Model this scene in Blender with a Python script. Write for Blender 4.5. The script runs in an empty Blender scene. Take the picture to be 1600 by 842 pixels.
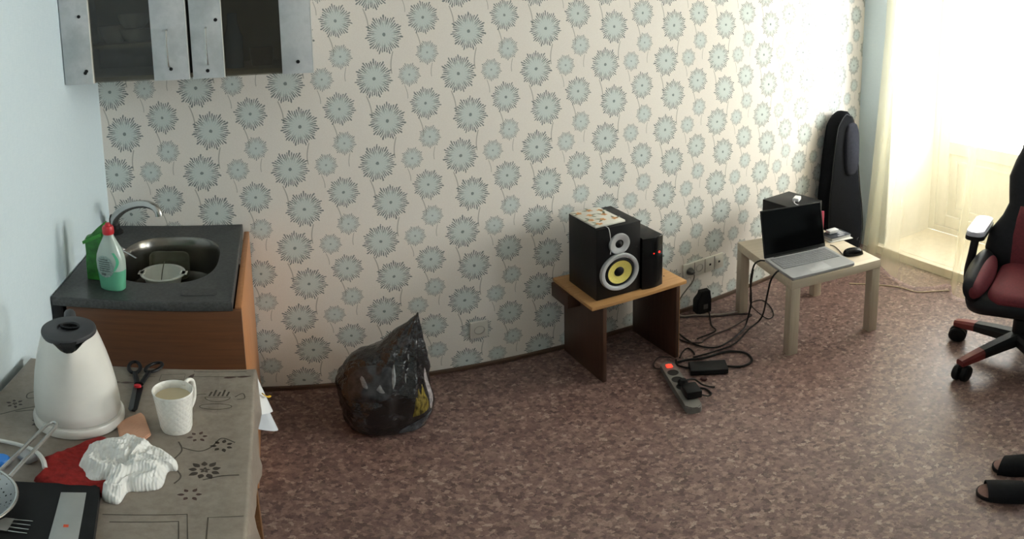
import bpy, bmesh, math, random
from mathutils import Vector, Matrix, noise
R = math.radians
PI = math.pi
sc = bpy.context.scene
col = sc.collection

# ---------------------------------------------------------------- camera (a swept phone panorama: equirectangular crop)
EYE = Vector((0.0, 0.0, 1.65))
def cam_axes(yaw, pitch, roll):
    cy, sy, cp, sp, cr, sr = math.cos(yaw), math.sin(yaw), math.cos(pitch), math.sin(pitch), math.cos(roll), math.sin(roll)
    Ry = Matrix(((cy, 0, -sy), (0, 1, 0), (sy, 0, cy)))
    Rp = Matrix(((1, 0, 0), (0, cp, sp), (0, -sp, cp)))
    Rr = Matrix(((cr, -sr, 0), (sr, cr, 0), (0, 0, 1)))
    M = Rr @ Rp @ Ry
    w = lambda r: Vector((r[0], r[2], r[1]))
    return w(M[0]), w(M[1]), w(M[2])
cr_, cu_, cf_ = cam_axes(R(22.94), R(6.2), R(.88))
cd = bpy.data.cameras.new('camera')
cam = bpy.data.objects.new('camera', cd)
col.objects.link(cam)
m3 = Matrix((cr_, cu_, -cf_)).transposed()
cam.matrix_world = Matrix.Translation(EYE) @ m3.to_4x4()
cd.type = 'PANO'
cd.panorama_type = 'EQUIRECTANGULAR'
FX, FY, CYH = 941.4, 894.3, 100.8
cd.longitude_min, cd.longitude_max = -800 / FX, 800 / FX
cd.latitude_max, cd.latitude_min = CYH / FY, (CYH - 842) / FY
cd.clip_start = .02
sc.camera = cam

# ---------------------------------------------------------------- daylight: a bright overcast sky through the windows
SKY = 21.0
wd = bpy.data.worlds.new('overcast_sky')
sc.world = wd
wd.use_nodes = True
wd.node_tree.nodes['Background'].inputs[0].default_value = (.95, .965, 1, 1)
wd.node_tree.nodes['Background'].inputs[1].default_value = SKY
sc.view_settings.view_transform = 'Standard'
sc.view_settings.look = 'None'
sc.view_settings.gamma = 1
sc.view_settings.use_curve_mapping = False
sc.view_settings.exposure = 0.04
sc.cycles.diffuse_bounces = 7

# window wall frame of reference: corner with the papered wall, u along the wall, v outwards
WC = Vector((3.192, 2.12, 0)); WU = Vector((-.17, -.9854, 0)); WV = Vector((.9854, -.17, 0))
def W(u, v, z): return WC + WU * u + WV * v + Vector((0, 0, z))
def portal(u0, u1, z0, z1, v):
    ld = bpy.data.lights.new('window_portal', 'AREA')
    ld.shape = 'RECTANGLE'; ld.size = u1 - u0; ld.size_y = z1 - z0
    ld.cycles.is_portal = True
    o = bpy.data.objects.new('window_portal', ld); col.objects.link(o)
    zax = WV; xax = WU; yax = zax.cross(xax)
    o.matrix_world = Matrix.Translation(W((u0 + u1) / 2, v, (z0 + z1) / 2)) @ Matrix((xax, yax, zax)).transposed().to_4x4()
portal(.27, 1.5, .06, 2.25, .53)
portal(1.85, 2.55, 1.05, 2.25, .53)  # opening of the added, unseen window

# ---------------------------------------------------------------- helpers
def lin(h):
    h = h.lstrip('#')
    c = [int(h[i:i + 2], 16) / 255 for i in (0, 2, 4)]
    return tuple(x / 12.92 if x <= .04045 else ((x + .055) / 1.055) ** 2.4 for x in c)
class V:
    """a shader value that builds math nodes"""
    nt = None
    def __init__(s, k): s.k = k
    @staticmethod
    def op(o, *a):
        n = V.nt.nodes.new('ShaderNodeMath'); n.operation = o
        for i, x in enumerate(a):
            if isinstance(x, V): V.nt.links.new(x.k, n.inputs[i])
            else: n.inputs[i].default_value = x
        return V(n.outputs[0])
    def __add__(s, o): return V.op('ADD', s, o)
    __radd__ = __add__
    def __sub__(s, o): return V.op('SUBTRACT', s, o)
    def __rsub__(s, o): return V.op('SUBTRACT', o, s)
    def __mul__(s, o): return V.op('MULTIPLY', s, o)
    __rmul__ = __mul__
    def __truediv__(s, o): return V.op('DIVIDE', s, o)
def vmin(a, b): return V.op('MINIMUM', a, b)
def vmax(a, b): return V.op('MAXIMUM', a, b)
def vabs(a): return V.op('ABSOLUTE', a)
def fract(a): return V.op('FRACT', a)
def lt(a, b): return V.op('LESS_THAN', a, b)
def gt(a, b): return V.op('GREATER_THAN', a, b)
def sstep(a, lo, hi):
    n = V.nt.nodes.new('ShaderNodeMapRange'); n.interpolation_type = 'SMOOTHSTEP'
    V.nt.links.new(a.k, n.inputs[0]); n.inputs[1].default_value = lo; n.inputs[2].default_value = hi
    return V(n.outputs[0])
def newmat(name):
    m = bpy.data.materials.new(name); m.use_nodes = True
    nt = m.node_tree; V.nt = nt
    b = nt.nodes['Principled BSDF']
    return m, nt, b
def mixc(nt, f, a, b, mode='MIX'):
    n = nt.nodes.new('ShaderNodeMix'); n.data_type = 'RGBA'; n.blend_type = mode
    for s, x in ((n.inputs[0], f), (n.inputs[6], a), (n.inputs[7], b)):
        if isinstance(x, V): nt.links.new(x.k, s)
        elif isinstance(x, bpy.types.NodeSocket): nt.links.new(x, s)
        elif isinstance(x, (int, float)): s.default_value = x
        else: s.default_value = tuple(x)[:3] + (1,)
    return n.outputs[2]
def coords(nt, kind='Object', scale=(1, 1, 1)):
    t = nt.nodes.new('ShaderNodeTexCoord'); mp = nt.nodes.new('ShaderNodeMapping')
    mp.inputs['Scale'].default_value = scale
    if kind == 'World':
        g = nt.nodes.new('ShaderNodeNewGeometry'); nt.links.new(g.outputs['Position'], mp.inputs[0])
    else: nt.links.new(t.outputs[kind], mp.inputs[0])
    return mp.outputs[0]
def tex_noise(nt, vec, scale, detail=3, rough=.55):
    n = nt.nodes.new('ShaderNodeTexNoise'); nt.links.new(vec, n.inputs['Vector'])
    n.inputs['Scale'].default_value = scale; n.inputs['Detail'].default_value = detail; n.inputs['Roughness'].default_value = rough
    return n
def ramp(nt, fac, stops, interp='LINEAR'):
    n = nt.nodes.new('ShaderNodeValToRGB'); n.color_ramp.interpolation = interp
    nt.links.new(fac, n.inputs[0])
    e = n.color_ramp.elements
    while len(e) < len(stops): e.new(.5)
    for i, (p, c) in enumerate(stops):
        e[i].position = p; e[i].color = tuple(c)[:3] + (1,)
    return n.outputs[0]
def bump(nt, b, h, strength=.2, dist=.002):
    n = nt.nodes.new('ShaderNodeBump'); n.inputs['Strength'].default_value = strength; n.inputs['Distance'].default_value = dist
    nt.links.new(h.k if isinstance(h, V) else h, n.inputs['Height'])
    nt.links.new(n.outputs[0], b.inputs['Normal'])
def simple(name, c, rough=.5, metal=0, var=.08, scale=30, bmp=0, bscale=200, trans=0, coat=0, spec=None, emit=0, stretch=(1, 1, 1), sub=0):
    m, nt, b = newmat(name)
    c = lin(c) if isinstance(c, str) else c
    v = coords(nt, 'Object', stretch)
    n = tex_noise(nt, v, scale)
    f = ramp(nt, n.outputs[0], [(.3, [x * (1 - var) for x in c]), (.7, [min(1, x * (1 + var)) for x in c])])
    nt.links.new(f, b.inputs['Base Color'])
    b.inputs['Roughness'].default_value = rough; b.inputs['Metallic'].default_value = metal
    b.inputs['Specular IOR Level'].default_value = spec if spec is not None else (.25 if max(c) < .03 else .5)
    b.inputs['Transmission Weight'].default_value = trans; b.inputs['Coat Weight'].default_value = coat
    if emit:
        b.inputs['Emission Color'].default_value = c + (1,); b.inputs['Emission Strength'].default_value = emit
    if sub:
        b.inputs['Subsurface Weight'].default_value = sub; b.inputs['Subsurface Radius'].default_value = (.01, .01, .01)
    if bmp:
        n2 = tex_noise(nt, v, bscale, 2); bump(nt, b, n2.outputs[0], bmp, .002)
    return m
def wood(name, c1, c2, axis=2, scale=18, rough=.45):
    m, nt, b = newmat(name)
    s = [6, 6, 6]; s[axis] = .35
    v = coords(nt, 'Object', s)
    n = tex_noise(nt, v, scale, 5, .6)
    f = ramp(nt, n.outputs[0], [(.3, lin(c1)), (.7, lin(c2))])
    nt.links.new(f, b.inputs['Base Color']); b.inputs['Roughness'].default_value = rough
    return m
def thinglass(name, tint, refl=.08, opac=.0, opcol=(1, 1, 1), rough=.02):
    """thin see-through sheet: clear, a little mirror, some body colour"""
    m, nt, b = newmat(name); nt.nodes.remove(b)
    out = nt.nodes['Material Output']
    tr = nt.nodes.new('ShaderNodeBsdfTransparent'); tr.inputs[0].default_value = tuple(tint) + (1,)
    gl = nt.nodes.new('ShaderNodeBsdfGlossy'); gl.inputs['Roughness'].default_value = rough
    df = nt.nodes.new('ShaderNodeBsdfDiffuse'); df.inputs[0].default_value = tuple(opcol) + (1,)
    v = coords(nt); n = tex_noise(nt, v, 20)
    f = V(n.outputs[0]) * (opac * .5) + opac * .75
    a = nt.nodes.new('ShaderNodeMixShader'); nt.links.new(f.k, a.inputs[0]); nt.links.new(tr.outputs[0], a.inputs[1]); nt.links.new(df.outputs[0], a.inputs[2])
    c = nt.nodes.new('ShaderNodeMixShader'); c.inputs[0].default_value = refl
    nt.links.new(a.outputs[0], c.inputs[1]); nt.links.new(gl.outputs[0], c.inputs[2]); nt.links.new(c.outputs[0], out.inputs[0])
    return m

# --- geometry
def box(bm, x0, x1, y0, y1, z0, z1, bev=0, seg=2, mat=None):
    g = bmesh.ops.create_cube(bm, size=1)['verts']
    for v in g:
        v.co = Vector((x0 + (v.co.x + .5) * (x1 - x0), y0 + (v.co.y + .5) * (y1 - y0), z0 + (v.co.z + .5) * (z1 - z0)))
    if bev:
        es = list({e for v in g for e in v.link_edges})
        r = bmesh.ops.bevel(bm, geom=es, offset=bev, segments=seg, affect='EDGES', profile=.5)
        g = list({v for f in r['faces'] for v in f.verts} | {v for v in g if v.is_valid})
    if mat is not None:
        for v in g: v.co = mat @ v.co
    return g
def loft(bm, rings, cap0=True, cap1=True, closed=True):
    rows = [[bm.verts.new(p) for p in r] for r in rings]
    n = len(rows[0])
    for a, b in zip(rows, rows[1:]):
        for i in range(n if closed else n - 1):
            j = (i + 1) % n
            bm.faces.new((a[i], a[j], b[j], b[i]))
    if cap0: bm.faces.new(rows[0][::-1])
    if cap1: bm.faces.new(rows[-1])
    return rows
def circ(r, z, n=24, cx=0, cy=0, ry=None, rot=0):
    ry = r if ry is None else ry
    return [Vector((cx + r * math.cos(2 * PI * i / n + rot), cy + ry * math.sin(2 * PI * i / n + rot), z)) for i in range(n)]
def lathe(bm, prof, n=32, cx=0, cy=0, mat=None, cap0=True, cap1=True):
    rings = [circ(max(r, 1e-5), z, n, cx, cy) for r, z in prof]
    if mat is not None: rings = [[mat @ p for p in r] for r in rings]
    return loft(bm, rings, cap0, cap1)
def catmull(pts, k=6):
    P = [Vector(p) for p in pts]
    if len(P) < 3: return P
    out = []
    for i in range(len(P) - 1):
        a, b, c, d = P[max(i - 1, 0)], P[i], P[i + 1], P[min(i + 2, len(P) - 1)]
        for j in range(k):
            t = j / k
            out.append(.5 * ((2 * b) + (c - a) * t + (2 * a - 5 * b + 4 * c - d) * t * t + (3 * b - a - 3 * c + d) * t ** 3))
    return out + [P[-1]]
def tube(bm, pts, r, n=8, smooth=6, closed=False, cap=True, flat=1.0):
    P = catmull(pts + [pts[0]] if closed else pts, smooth) if smooth else [Vector(p) for p in pts]
    if closed: P = P[:-1]
    rings = []
    N = None
    m = len(P)
    for i, p in enumerate(P):
        t = (P[(i + 1) % m] - P[i - 1]) if closed else (P[min(i + 1, m - 1)] - P[max(i - 1, 0)])
        t.normalize()
        if N is None: N = (Vector((0, 0, 1)) if abs(t.z) < .9 else Vector((1, 0, 0)))
        N = (N - t * N.dot(t)).normalized()
        B = t.cross(N)
        rr = r(i / max(m - 1, 1)) if callable(r) else r
        rings.append([p + (N * math.cos(2 * PI * k / n) * flat + B * math.sin(2 * PI * k / n)) * rr for k in range(n)])
    if closed: rings.append(rings[0])
    rows = loft(bm, rings, cap and not closed, cap and not closed)
    if closed: bmesh.ops.remove_doubles(bm, verts=rows[0] + rows[-1], dist=1e-6)
def prism(bm, poly, z0, z1, mat=None):
    a = [Vector((p[0], p[1], z0)) for p in poly]; b = [Vector((p[0], p[1], z1)) for p in poly]
    if mat is not None: a = [mat @ p for p in a]; b = [mat @ p for p in b]
    loft(bm, [a, b])
def rrect(w, h, r, n=5, cx=0, cy=0):
    out = []
    for (sx, sy, a0) in ((1, 1, 0), (-1, 1, 90), (-1, -1, 180), (1, -1, 270)):
        for i in range(n + 1):
            a = R(a0 + 90 * i / n)
            out.append((cx + sx * (w / 2 - r) + r * math.cos(a), cy + sy * (h / 2 - r) + r * math.sin(a)))
    return out
def BM(): return bmesh.new()
def finish(name, bm, mat, smooth=40):
    bmesh.ops.recalc_face_normals(bm, faces=bm.faces[:])
    me = bpy.data.meshes.new(name); bm.to_mesh(me); bm.free()
    if smooth:
        for p in me.polygons: p.use_smooth = True
        me.set_sharp_from_angle(angle=R(smooth))
    me.materials.append(mat)
    o = bpy.data.objects.new(name, me); col.objects.link(o)
    return o
def tag(o, label, cat, group=None, kind=None):
    o['label'] = label
    if cat: o['category'] = cat
    if group: o['group'] = group
    if kind: o['kind'] = kind
    return o
def thing(name, label, cat, loc=(0, 0, 0), rz=0, group=None):
    o = bpy.data.objects.new(name, None); col.objects.link(o)
    o.empty_display_size = .05
    o.location = loc; o.rotation_euler = (0, 0, rz)
    return tag(o, label, cat, group)
def base_mat(o): return Matrix.Translation(o.location) @ o.rotation_euler.to_matrix().to_4x4()
def part(name, bm, mat, parent, smooth=40, world=False, label=None):
    if world:
        root = parent
        while root.parent: root = root.parent
        bmesh.ops.transform(bm, matrix=base_mat(root).inverted(), verts=bm.verts[:])
    o = finish(name, bm, mat, smooth); o.parent = parent
    if label: o['label'] = label
    return o
def solo(name, bm, mat, label, cat, group=None, smooth=40, kind=None):
    """a thing that is one mesh, its origin at its base"""
    xs = [v.co for v in bm.verts]
    c = Vector(((min(p.x for p in xs) + max(p.x for p in xs)) / 2, (min(p.y for p in xs) + max(p.y for p in xs)) / 2, min(p.z for p in xs)))
    bmesh.ops.translate(bm, vec=-c, verts=bm.verts[:])
    o = finish(name, bm, mat, smooth); o.location = c
    return tag(o, label, cat, group, kind)
def struct(name, bm, mat, label, parent=None, smooth=0):
    o = finish(name, bm, mat, smooth)
    if parent: o.parent = parent
    else: o['kind'] = 'structure'; o['label'] = label
    return o

# ---------------------------------------------------------------- setting materials
TW, TH, TX, TZ = .3188, .332, -.276, 1.376      # wallpaper repeat and its origin
def wallpaper():
    m, nt, b = newmat('dandelion_wallpaper')
    g = nt.nodes.new('ShaderNodeNewGeometry'); sp = nt.nodes.new('ShaderNodeSeparateXYZ')
    nt.links.new(g.outputs['Position'], sp.inputs[0])
    wob = tex_noise(nt, g.outputs['Position'], 90, 2)
    X = V(sp.outputs[0]); Z = V(sp.outputs[2])
    u = (X - TX) / TW; v = (TZ - Z) / TW
    asp = TH / TW
    fill = None; dark = None; stem = None
    acc = lambda a, x: x if a is None else vmax(a, x)
    wv = (V(wob.outputs[0]) - .5)
    #      offset u, offset v, radius, petals, stem side, strength
    for cu, cv, Rr, n, side, st in ((0, 0, .222, 22, -1, 1), (.1358, .5024, .222, 22, 1, 1), (-.408, .3234, .192, 20, -1, .95), (-.37, .7287, .14, 18, 1, .75), (-.5892, -.0248, .137, 18, -1, .75)):
        du = (fract(u - cu + .5) - .5) / Rr
        dv = (fract(v / asp - cv + .5) - .5) * (asp / Rr / 1.08)
        r = V.op('SQRT', du * du + dv * dv) + wv * .08
        th = V.op('ARCTAN2', dv, du) + wv * .14
        a = th * (n / (2 * PI))
        k = a + 40.0
        # three staggered rings of teardrop strokes, blunt outwards
        def strokes(kk, r0, r1, w0):
            t = (r - r0) / (r1 - r0)
            w = V.op('SQRT', vmax(t * (1.0 - t), 0.0)) * (w0 * .9) + t * (w0 * .55)
            return lt(vabs(fract(kk) - .5), w) * gt(t, 0) * lt(t, 1)
        alt = gt(fract(k * .5), .5) * .16
        ra = r + alt
        t = (ra - .64) / .36
        w = V.op('SQRT', vmax(t * (1.0 - t), 0.0)) * .20 + t * .07
        tip = lt(vabs(fract(k) - .5), w) * gt(t, 0) * lt(t, 1)
        tip2 = strokes(k + .5, .50, .90, .145)
        tip3 = strokes(k + .25, .36, .62, .09) * .5
        dot = lt(r, .085) * .9
        dk = vmax(vmax(tip, tip2), vmax(dot, tip3)) * st
        dark = acc(dark, dk)
        ray = vabs(fract(a + .5) - .5)
        fl = (1.0 - sstep(r, .42, 1.0)) * (.75 + ray * .5)
        fill = acc(fill, fl)
        s = (dv - .85) / 1.1
        xs = du - side * (.42 - .0) + side * V.op('SINE', s * 2.2) * .14 - s * (.12 if side < 0 else 0.02)
        sm = lt(vabs(xs), .03) * gt(s, 0) * lt(s, 1) * .55
        stem = acc(stem, sm)
    # woven ground
    wx = V.op('SINE', X * 2600.0); wz = V.op('SINE', Z * 2600.0)
    blot = tex_noise(nt, g.outputs['Position'], 260, 3)
    ground = mixc(nt, V(blot.outputs[0]), lin('#ddd6ce'), lin('#efeae4'))
    c1 = mixc(nt, fill * .7, ground, lin('#b8caca'))
    c2 = mixc(nt, stem, c1, lin('#75746a'))
    c3 = mixc(nt, vmin(dark, 1.0) * .8, c2, lin('#546264'))
    nt.links.new(c3, b.inputs['Base Color'])
    b.inputs['Roughness'].default_value = .75; b.inputs['Specular IOR Level'].default_value = .2
    bump(nt, b, V(blot.outputs[0]), .12, .001)
    return m
def paint_blue():
    m, nt, b = newmat('pale_blue_wallpaper')
    v = coords(nt, 'World', (1, 1, 1))
    a = tex_noise(nt, coords(nt, 'World', (30, 30, 260)), 1.2, 3); c = tex_noise(nt, coords(nt, 'World', (260, 260, 30)), 1.2, 3)
    h = V(a.outputs[0]) + V(c.outputs[0])
    f = mixc(nt, h * .5, lin('#c6d8e1'), lin('#dde9ef'))
    nt.links.new(f, b.inputs['Base Color']); b.inputs['Roughness'].default_value = .8; b.inputs['Specular IOR Level'].default_value = .2
    bump(nt, b, h, .25, .0015)
    return m
def lino():
    m, nt, b = newmat('flaked_linoleum')
    p = coords(nt, 'World')
    n0 = tex_noise(nt, p, 90, 3, .6)
    add = nt.nodes.new('ShaderNodeVectorMath'); add.operation = 'MULTIPLY_ADD'
    nt.links.new(n0.outputs['Color'], add.inputs[0]); add.inputs[1].default_value = (.028, .028, 0); nt.links.new(p, add.inputs[2])
    def vor(scale):
        v = nt.nodes.new('ShaderNodeTexVoronoi'); v.inputs['Scale'].default_value = scale; v.inputs['Randomness'].default_value = 1
        nt.links.new(add.outputs[0], v.inputs['Vector']); return v
    v1, v2 = vor(82), vor(44)
    s1 = nt.nodes.new('ShaderNodeSeparateColor'); nt.links.new(v1.outputs['Color'], s1.inputs[0])
    s2 = nt.nodes.new('ShaderNodeSeparateColor'); nt.links.new(v2.outputs['Color'], s2.inputs[0])
    A = ramp(nt, s1.outputs[0], [(0, lin('#241a17')), (.10, lin('#3f302b')), (.32, lin('#604a48')), (.55, lin('#735b59')), (.75, lin('#7f6863')), (.92, lin('#978078')), (1, lin('#b3a298'))])
    B = ramp(nt, s2.outputs[1], [(0, lin('#553e3d')), (.35, lin('#69514f')), (.7, lin('#765d5a')), (1, lin('#8c766e'))])
    f = mixc(nt, .38, A, B)
    n3 = tex_noise(nt, p, 150, 4, .75)
    g = ramp(nt, n3.outputs[0], [(.36, (.45, .42, .40)), (.48, (1, 1, 1))])
    f = mixc(nt, .8, f, g, 'MULTIPLY')
    n4 = tex_noise(nt, p, 1.3, 2)
    f = mixc(nt, V(n4.outputs[0]) * .3, f, lin('#77605c'))
    f = mixc(nt, 1.0, f, (1.12, 1.11, 1.05), 'MULTIPLY')
    nt.links.new(f, b.inputs['Base Color'])
    b.inputs['Roughness'].default_value = .36; b.inputs['Specular IOR Level'].default_value = .5
    bump(nt, b, n0.outputs[0], .06, .001)
    return m
M_paper = wallpaper(); M_blue = paint_blue(); M_lino = lino()
M_white = simple('white_plaster', '#e9e6df', .8, var=.03, bmp=.1, bscale=80)
M_frame = simple('white_door_paint', '#ece9e0', .4, var=.03)
M_step = simple('cream_threshold_paint', '#e6dcc8', .5, var=.05)
M_base = wood('brown_skirting', '#4a382c', '#5f4a3b', 0)
M_pane = thinglass('clear_window_glass', (.97, .98, .97), .05)

# ---------------------------------------------------------------- room
XL, YB, YF, HC = -.637, 2.12, -1.9, 2.55
bm = BM(); box(bm, XL - .1, 4.2, YF - .1, YB + .1, -.06, 0); struct('floor', bm, M_lino, 'brown flecked linoleum floor')
bm = BM(); box(bm, XL - .1, 4.2, YF - .1, YB + .1, HC, HC + .1); struct('ceiling', bm, M_white, 'white ceiling')
bm = BM(); box(bm, XL - .1, 3.75, YB, YB + .1, 0, HC); struct('wall_back', bm, M_paper, 'cream wall papered with grey green dandelion heads')
bm = BM(); box(bm, XL - .1, XL, YF - .1, YB, 0, HC); struct('wall_left', bm, M_blue, 'pale blue textured wall')
bm = BM(); box(bm, XL, 3.4, YF - .1, YF, 0, HC); struct('wall_front', bm, M_white, 'white wall behind the viewer')
def wbox(bm, u0, u1, v0, v1, z0, z1, bev=0):
    m = Matrix((WU, WV, Vector((0, 0, 1)))).transposed().to_4x4(); m = Matrix.Translation(WC) @ m
    box(bm, u0, u1, v0, v1, z0, z1, bev, 2, m)
WT = .56
bm = BM()
wbox(bm, 0, .27, 0, WT, 0, HC); wbox(bm, .27, 1.5, 0, WT, 2.25, HC); wbox(bm, 1.5, 1.85, 0, WT, 0, HC)
wbox(bm, 1.85, 2.55, 0, WT, 0, 1.05); wbox(bm, 1.85, 2.55, 0, WT, 2.25, HC); wbox(bm, 2.55, 4.25, 0, WT, 0, HC)
struct('wall_right', bm, M_blue, 'pale blue window wall with a deep balcony door niche')
bm = BM()
for u0, u1 in ((.2702, .274), (1.496, 1.4998)): wbox(bm, u0, u1, .004, .45, .06, 2.246)
wbox(bm, .274, 1.496, .004, .45, 2.242, 2.246)
struct('trim_2', bm, M_white, 'white plastered reveal of the balcony door niche')
bm = BM(); wbox(bm, .2, 1.498, -.045, -.001, 0, .06, .004); wbox(bm, .275, 1.495, 0, .45, 0, .06)
struct('trim_1', bm, M_step, 'cream threshold step in the balcony door niche')
bm = BM(); box(bm, -.13, 3.15, YB - .012, YB, 0, .022, .003); struct('baseboard_back', bm, M_base, 'narrow dark brown skirting along the papered wall')
# balcony door
d1 = bpy.data.objects.new('door_1', None); col.objects.link(d1); d1['kind'] = 'structure'; d1['label'] = 'white balcony door, glazed above a solid panel'
def fr(bm, u0, u1, z0, z1, w, v0, v1, bev=.004):
    wbox(bm, u0, u0 + w, v0, v1, z0, z1, bev); wbox(bm, u1 - w, u1, v0, v1, z0, z1, bev)
    wbox(bm, u0 + w, u1 - w, v0, v1, z0, z0 + w, bev); wbox(bm, u0 + w, u1 - w, v0, v1, z1 - w, z1, bev)
bm = BM(); fr(bm, .272, 1.498, .06, 2.248, .045, .45, .53); struct('door_frame', bm, M_frame, '', d1)
bm = BM(); fr(bm, .32, 1.45, .108, 2.2, .085, .455, .51); wbox(bm, .405, 1.365, .455, .51, .66, .75, .004); struct('door_leaf', bm, M_frame, '', d1)
bm = BM(); wbox(bm, .405, 1.365, .475, .5, .193, .66); struct('lower_panel', bm, M_frame, '', d1)
bm = BM(); fr(bm, .45, 1.32, .24, .615, .02, .466, .476, .003); struct('panel_moulding', bm, M_frame, '', d1)
bm = BM(); wbox(bm, .405, 1.365, .485, .489, .75, 2.115); struct('pane', bm, M_pane, '', d1)

w1 = bpy.data.objects.new('added_window', None); col.objects.link(w1); w1['kind'] = 'structure'; w1['label'] = 'added white framed window, unseen, to brighten the left side'  # window added out of view to let light onto the left side
bm = BM(); fr(bm, 1.852, 2.548, 1.052, 2.248, .06, .45, .53); wbox(bm, 2.17, 2.23, .45, .53, 1.112, 2.188, .004); struct('added_window_frame', bm, M_frame, '', w1)
for a, b_ in ((1.912, 2.17), (2.23, 2.488)):
    bm = BM(); wbox(bm, a, b_, .485, .489, 1.112, 2.188); struct('pane', bm, M_pane, '', w1)
bm = BM(); wbox(bm, 1.852, 2.548, -.06, .45, 1.051, 1.075, .004); struct('added_window_sill', bm, M_frame, '', w1)
# ---------------------------------------------------------------- sheer curtain
def sheer():
    m, nt, b = newmat('sheer_cream_voile'); nt.nodes.remove(b)
    out = nt.nodes['Material Output']
    v = coords(nt, 'Object', (1, 1, .1)); n = tex_noise(nt, v, 25, 3)
    tr = nt.nodes.new('ShaderNodeBsdfTransparent'); tr.inputs[0].default_value = (.96, .94, .875, 1)
    tl = nt.nodes.new('ShaderNodeBsdfTranslucent'); tl.inputs[0].default_value = lin('#cbc2a0') + (1,)
    df = nt.nodes.new('ShaderNodeBsdfDiffuse'); df.inputs[0].default_value = lin('#cdc3a2') + (1,)
    a = nt.nodes.new('ShaderNodeMixShader'); a.inputs[0].default_value = .4
    nt.links.new(tl.outputs[0], a.inputs[1]); nt.links.new(df.outputs[0], a.inputs[2])
    lw = nt.nodes.new('ShaderNodeLayerWeight'); lw.inputs[0].default_value = .35
    f = V(n.outputs[0]) * .12 + .20 + V(lw.outputs['Facing']) * .42
    c = nt.nodes.new('ShaderNodeMixShader'); nt.links.new(f.k, c.inputs[0])
    nt.links.new(tr.outputs[0], c.inputs[1]); nt.links.new(a.outputs[0], c.inputs[2]); nt.links.new(c.outputs[0], out.inputs[0])
    return m
def polyline(pts, t):
    P = catmull([(p[0], p[1], 0) for p in pts], 12)
    d = [0]
    for a, b in zip(P, P[1:]): d.append(d[-1] + (b - a).length)
    s = t * d[-1]
    for i in range(len(P) - 1):
        if s <= d[i + 1]:
            k = (s - d[i]) / max(d[i + 1] - d[i], 1e-9); return P[i].lerp(P[i + 1], k)
    return P[-1]
bot = [(3.005, 1.925), (2.93, 1.76), (2.83, 1.59), (2.785, 1.45), (2.85, 1.36), (2.915, 1.29), (2.80, 1.205), (2.80, 1.11), (2.88, 1.03), (2.80, .92), (2.82, .8), (2.76, .7), (2.78, .58)]
top = [(2.965, 1.81), (2.93, 1.62), (2.90, 1.43), (2.87, 1.24), (2.835, 1.05), (2.80, .85), (2.77, .65), (2.74, .48)]
bm = BM(); rings = []
NS, NZ = 150, 26
for i in range(NZ + 1):
    k = i / NZ; z = .012 + k * 2.43; e = min(1, z / 1.5) ** .8
    row = []
    for j in range(NS + 1):
        t = j / NS
        p = polyline(bot, t).lerp(polyline(top, t), e)
        ph = t * 46 + 1.3 * math.sin(t * 9)
        am = .018 * (.45 + .55 * e) * (.6 + .4 * math.sin(t * 17 + 1))
        p = p + Vector((math.sin(ph) * am, math.cos(ph * .5) * am * .5, z))
        row.append(p)
    rings.append(row)
loft(bm, rings, False, False, closed=False)
solo('sheer_curtain', bm, sheer(), 'sheer cream curtain hanging to the floor before the balcony door', 'curtain', smooth=180)
# thin cable along the window
M_cream = simple('cream_cable', '#b9a88a', .5)
bm = BM(); tube(bm, [(2.62, 1.75, .004), (2.70, 1.62, .004), (2.745, 1.50, .004), (2.745, 1.40, .004), (2.80, 1.33, .004), (2.86, 1.26, .004)], .0035)
solo('floor_cable', bm, M_cream, 'thin beige cable on the floor at the foot of the sheer curtain', 'cable')

# ---------------------------------------------------------------- sink corner
M_cabw = wood('brown_cabinet_board', '#5a3823', '#6d4529', 0, 14)
M_cabside = wood('light_brown_edge_board', '#a9734a', '#bb8256', 2, 14)
M_steel = simple('dark_enamel_steel', '#4a4b4b', .4, .3, var=.3, scale=120, bmp=.03, bscale=300)
M_basin = simple('polished_dark_steel', '#86837d', .24, .9, var=.15, scale=12)
M_chrome = simple('chrome', '#c4c3c0', .25, .9, var=.05)
M_dark = simple('black_plastic', '#161617', .45, var=.15)
t = thing('sink_cabinet', 'brown wooden base cabinet under the dark steel sink', 'cabinet', (-.36, 1.8, 0))
bm = BM(); box(bm, -.137, -.119, 1.5, 2.105, 0, .802, .001); part('side_panel', bm, M_cabside, t, world=True, label='light orange brown side panel')
bm = BM(); box(bm, -.592, -.574, 1.5, 2.105, 0, .80, .001); part('side_panel', bm, M_cabw, t, world=True)
bm = BM(); box(bm, -.594, -.119, 1.482, 1.499, .06, .797, .0015); part('door', bm, M_cabw, t, world=True)
bm = BM(); box(bm, -.574, -.137, 1.52, 1.535, 0, .058); part('plinth', bm, M_cabw, t, world=True)
bm = BM(); box(bm, -.574, -.137, 2.09, 2.105, 0, .66); part('back_panel', bm, M_cabw, t, world=True)

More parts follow.
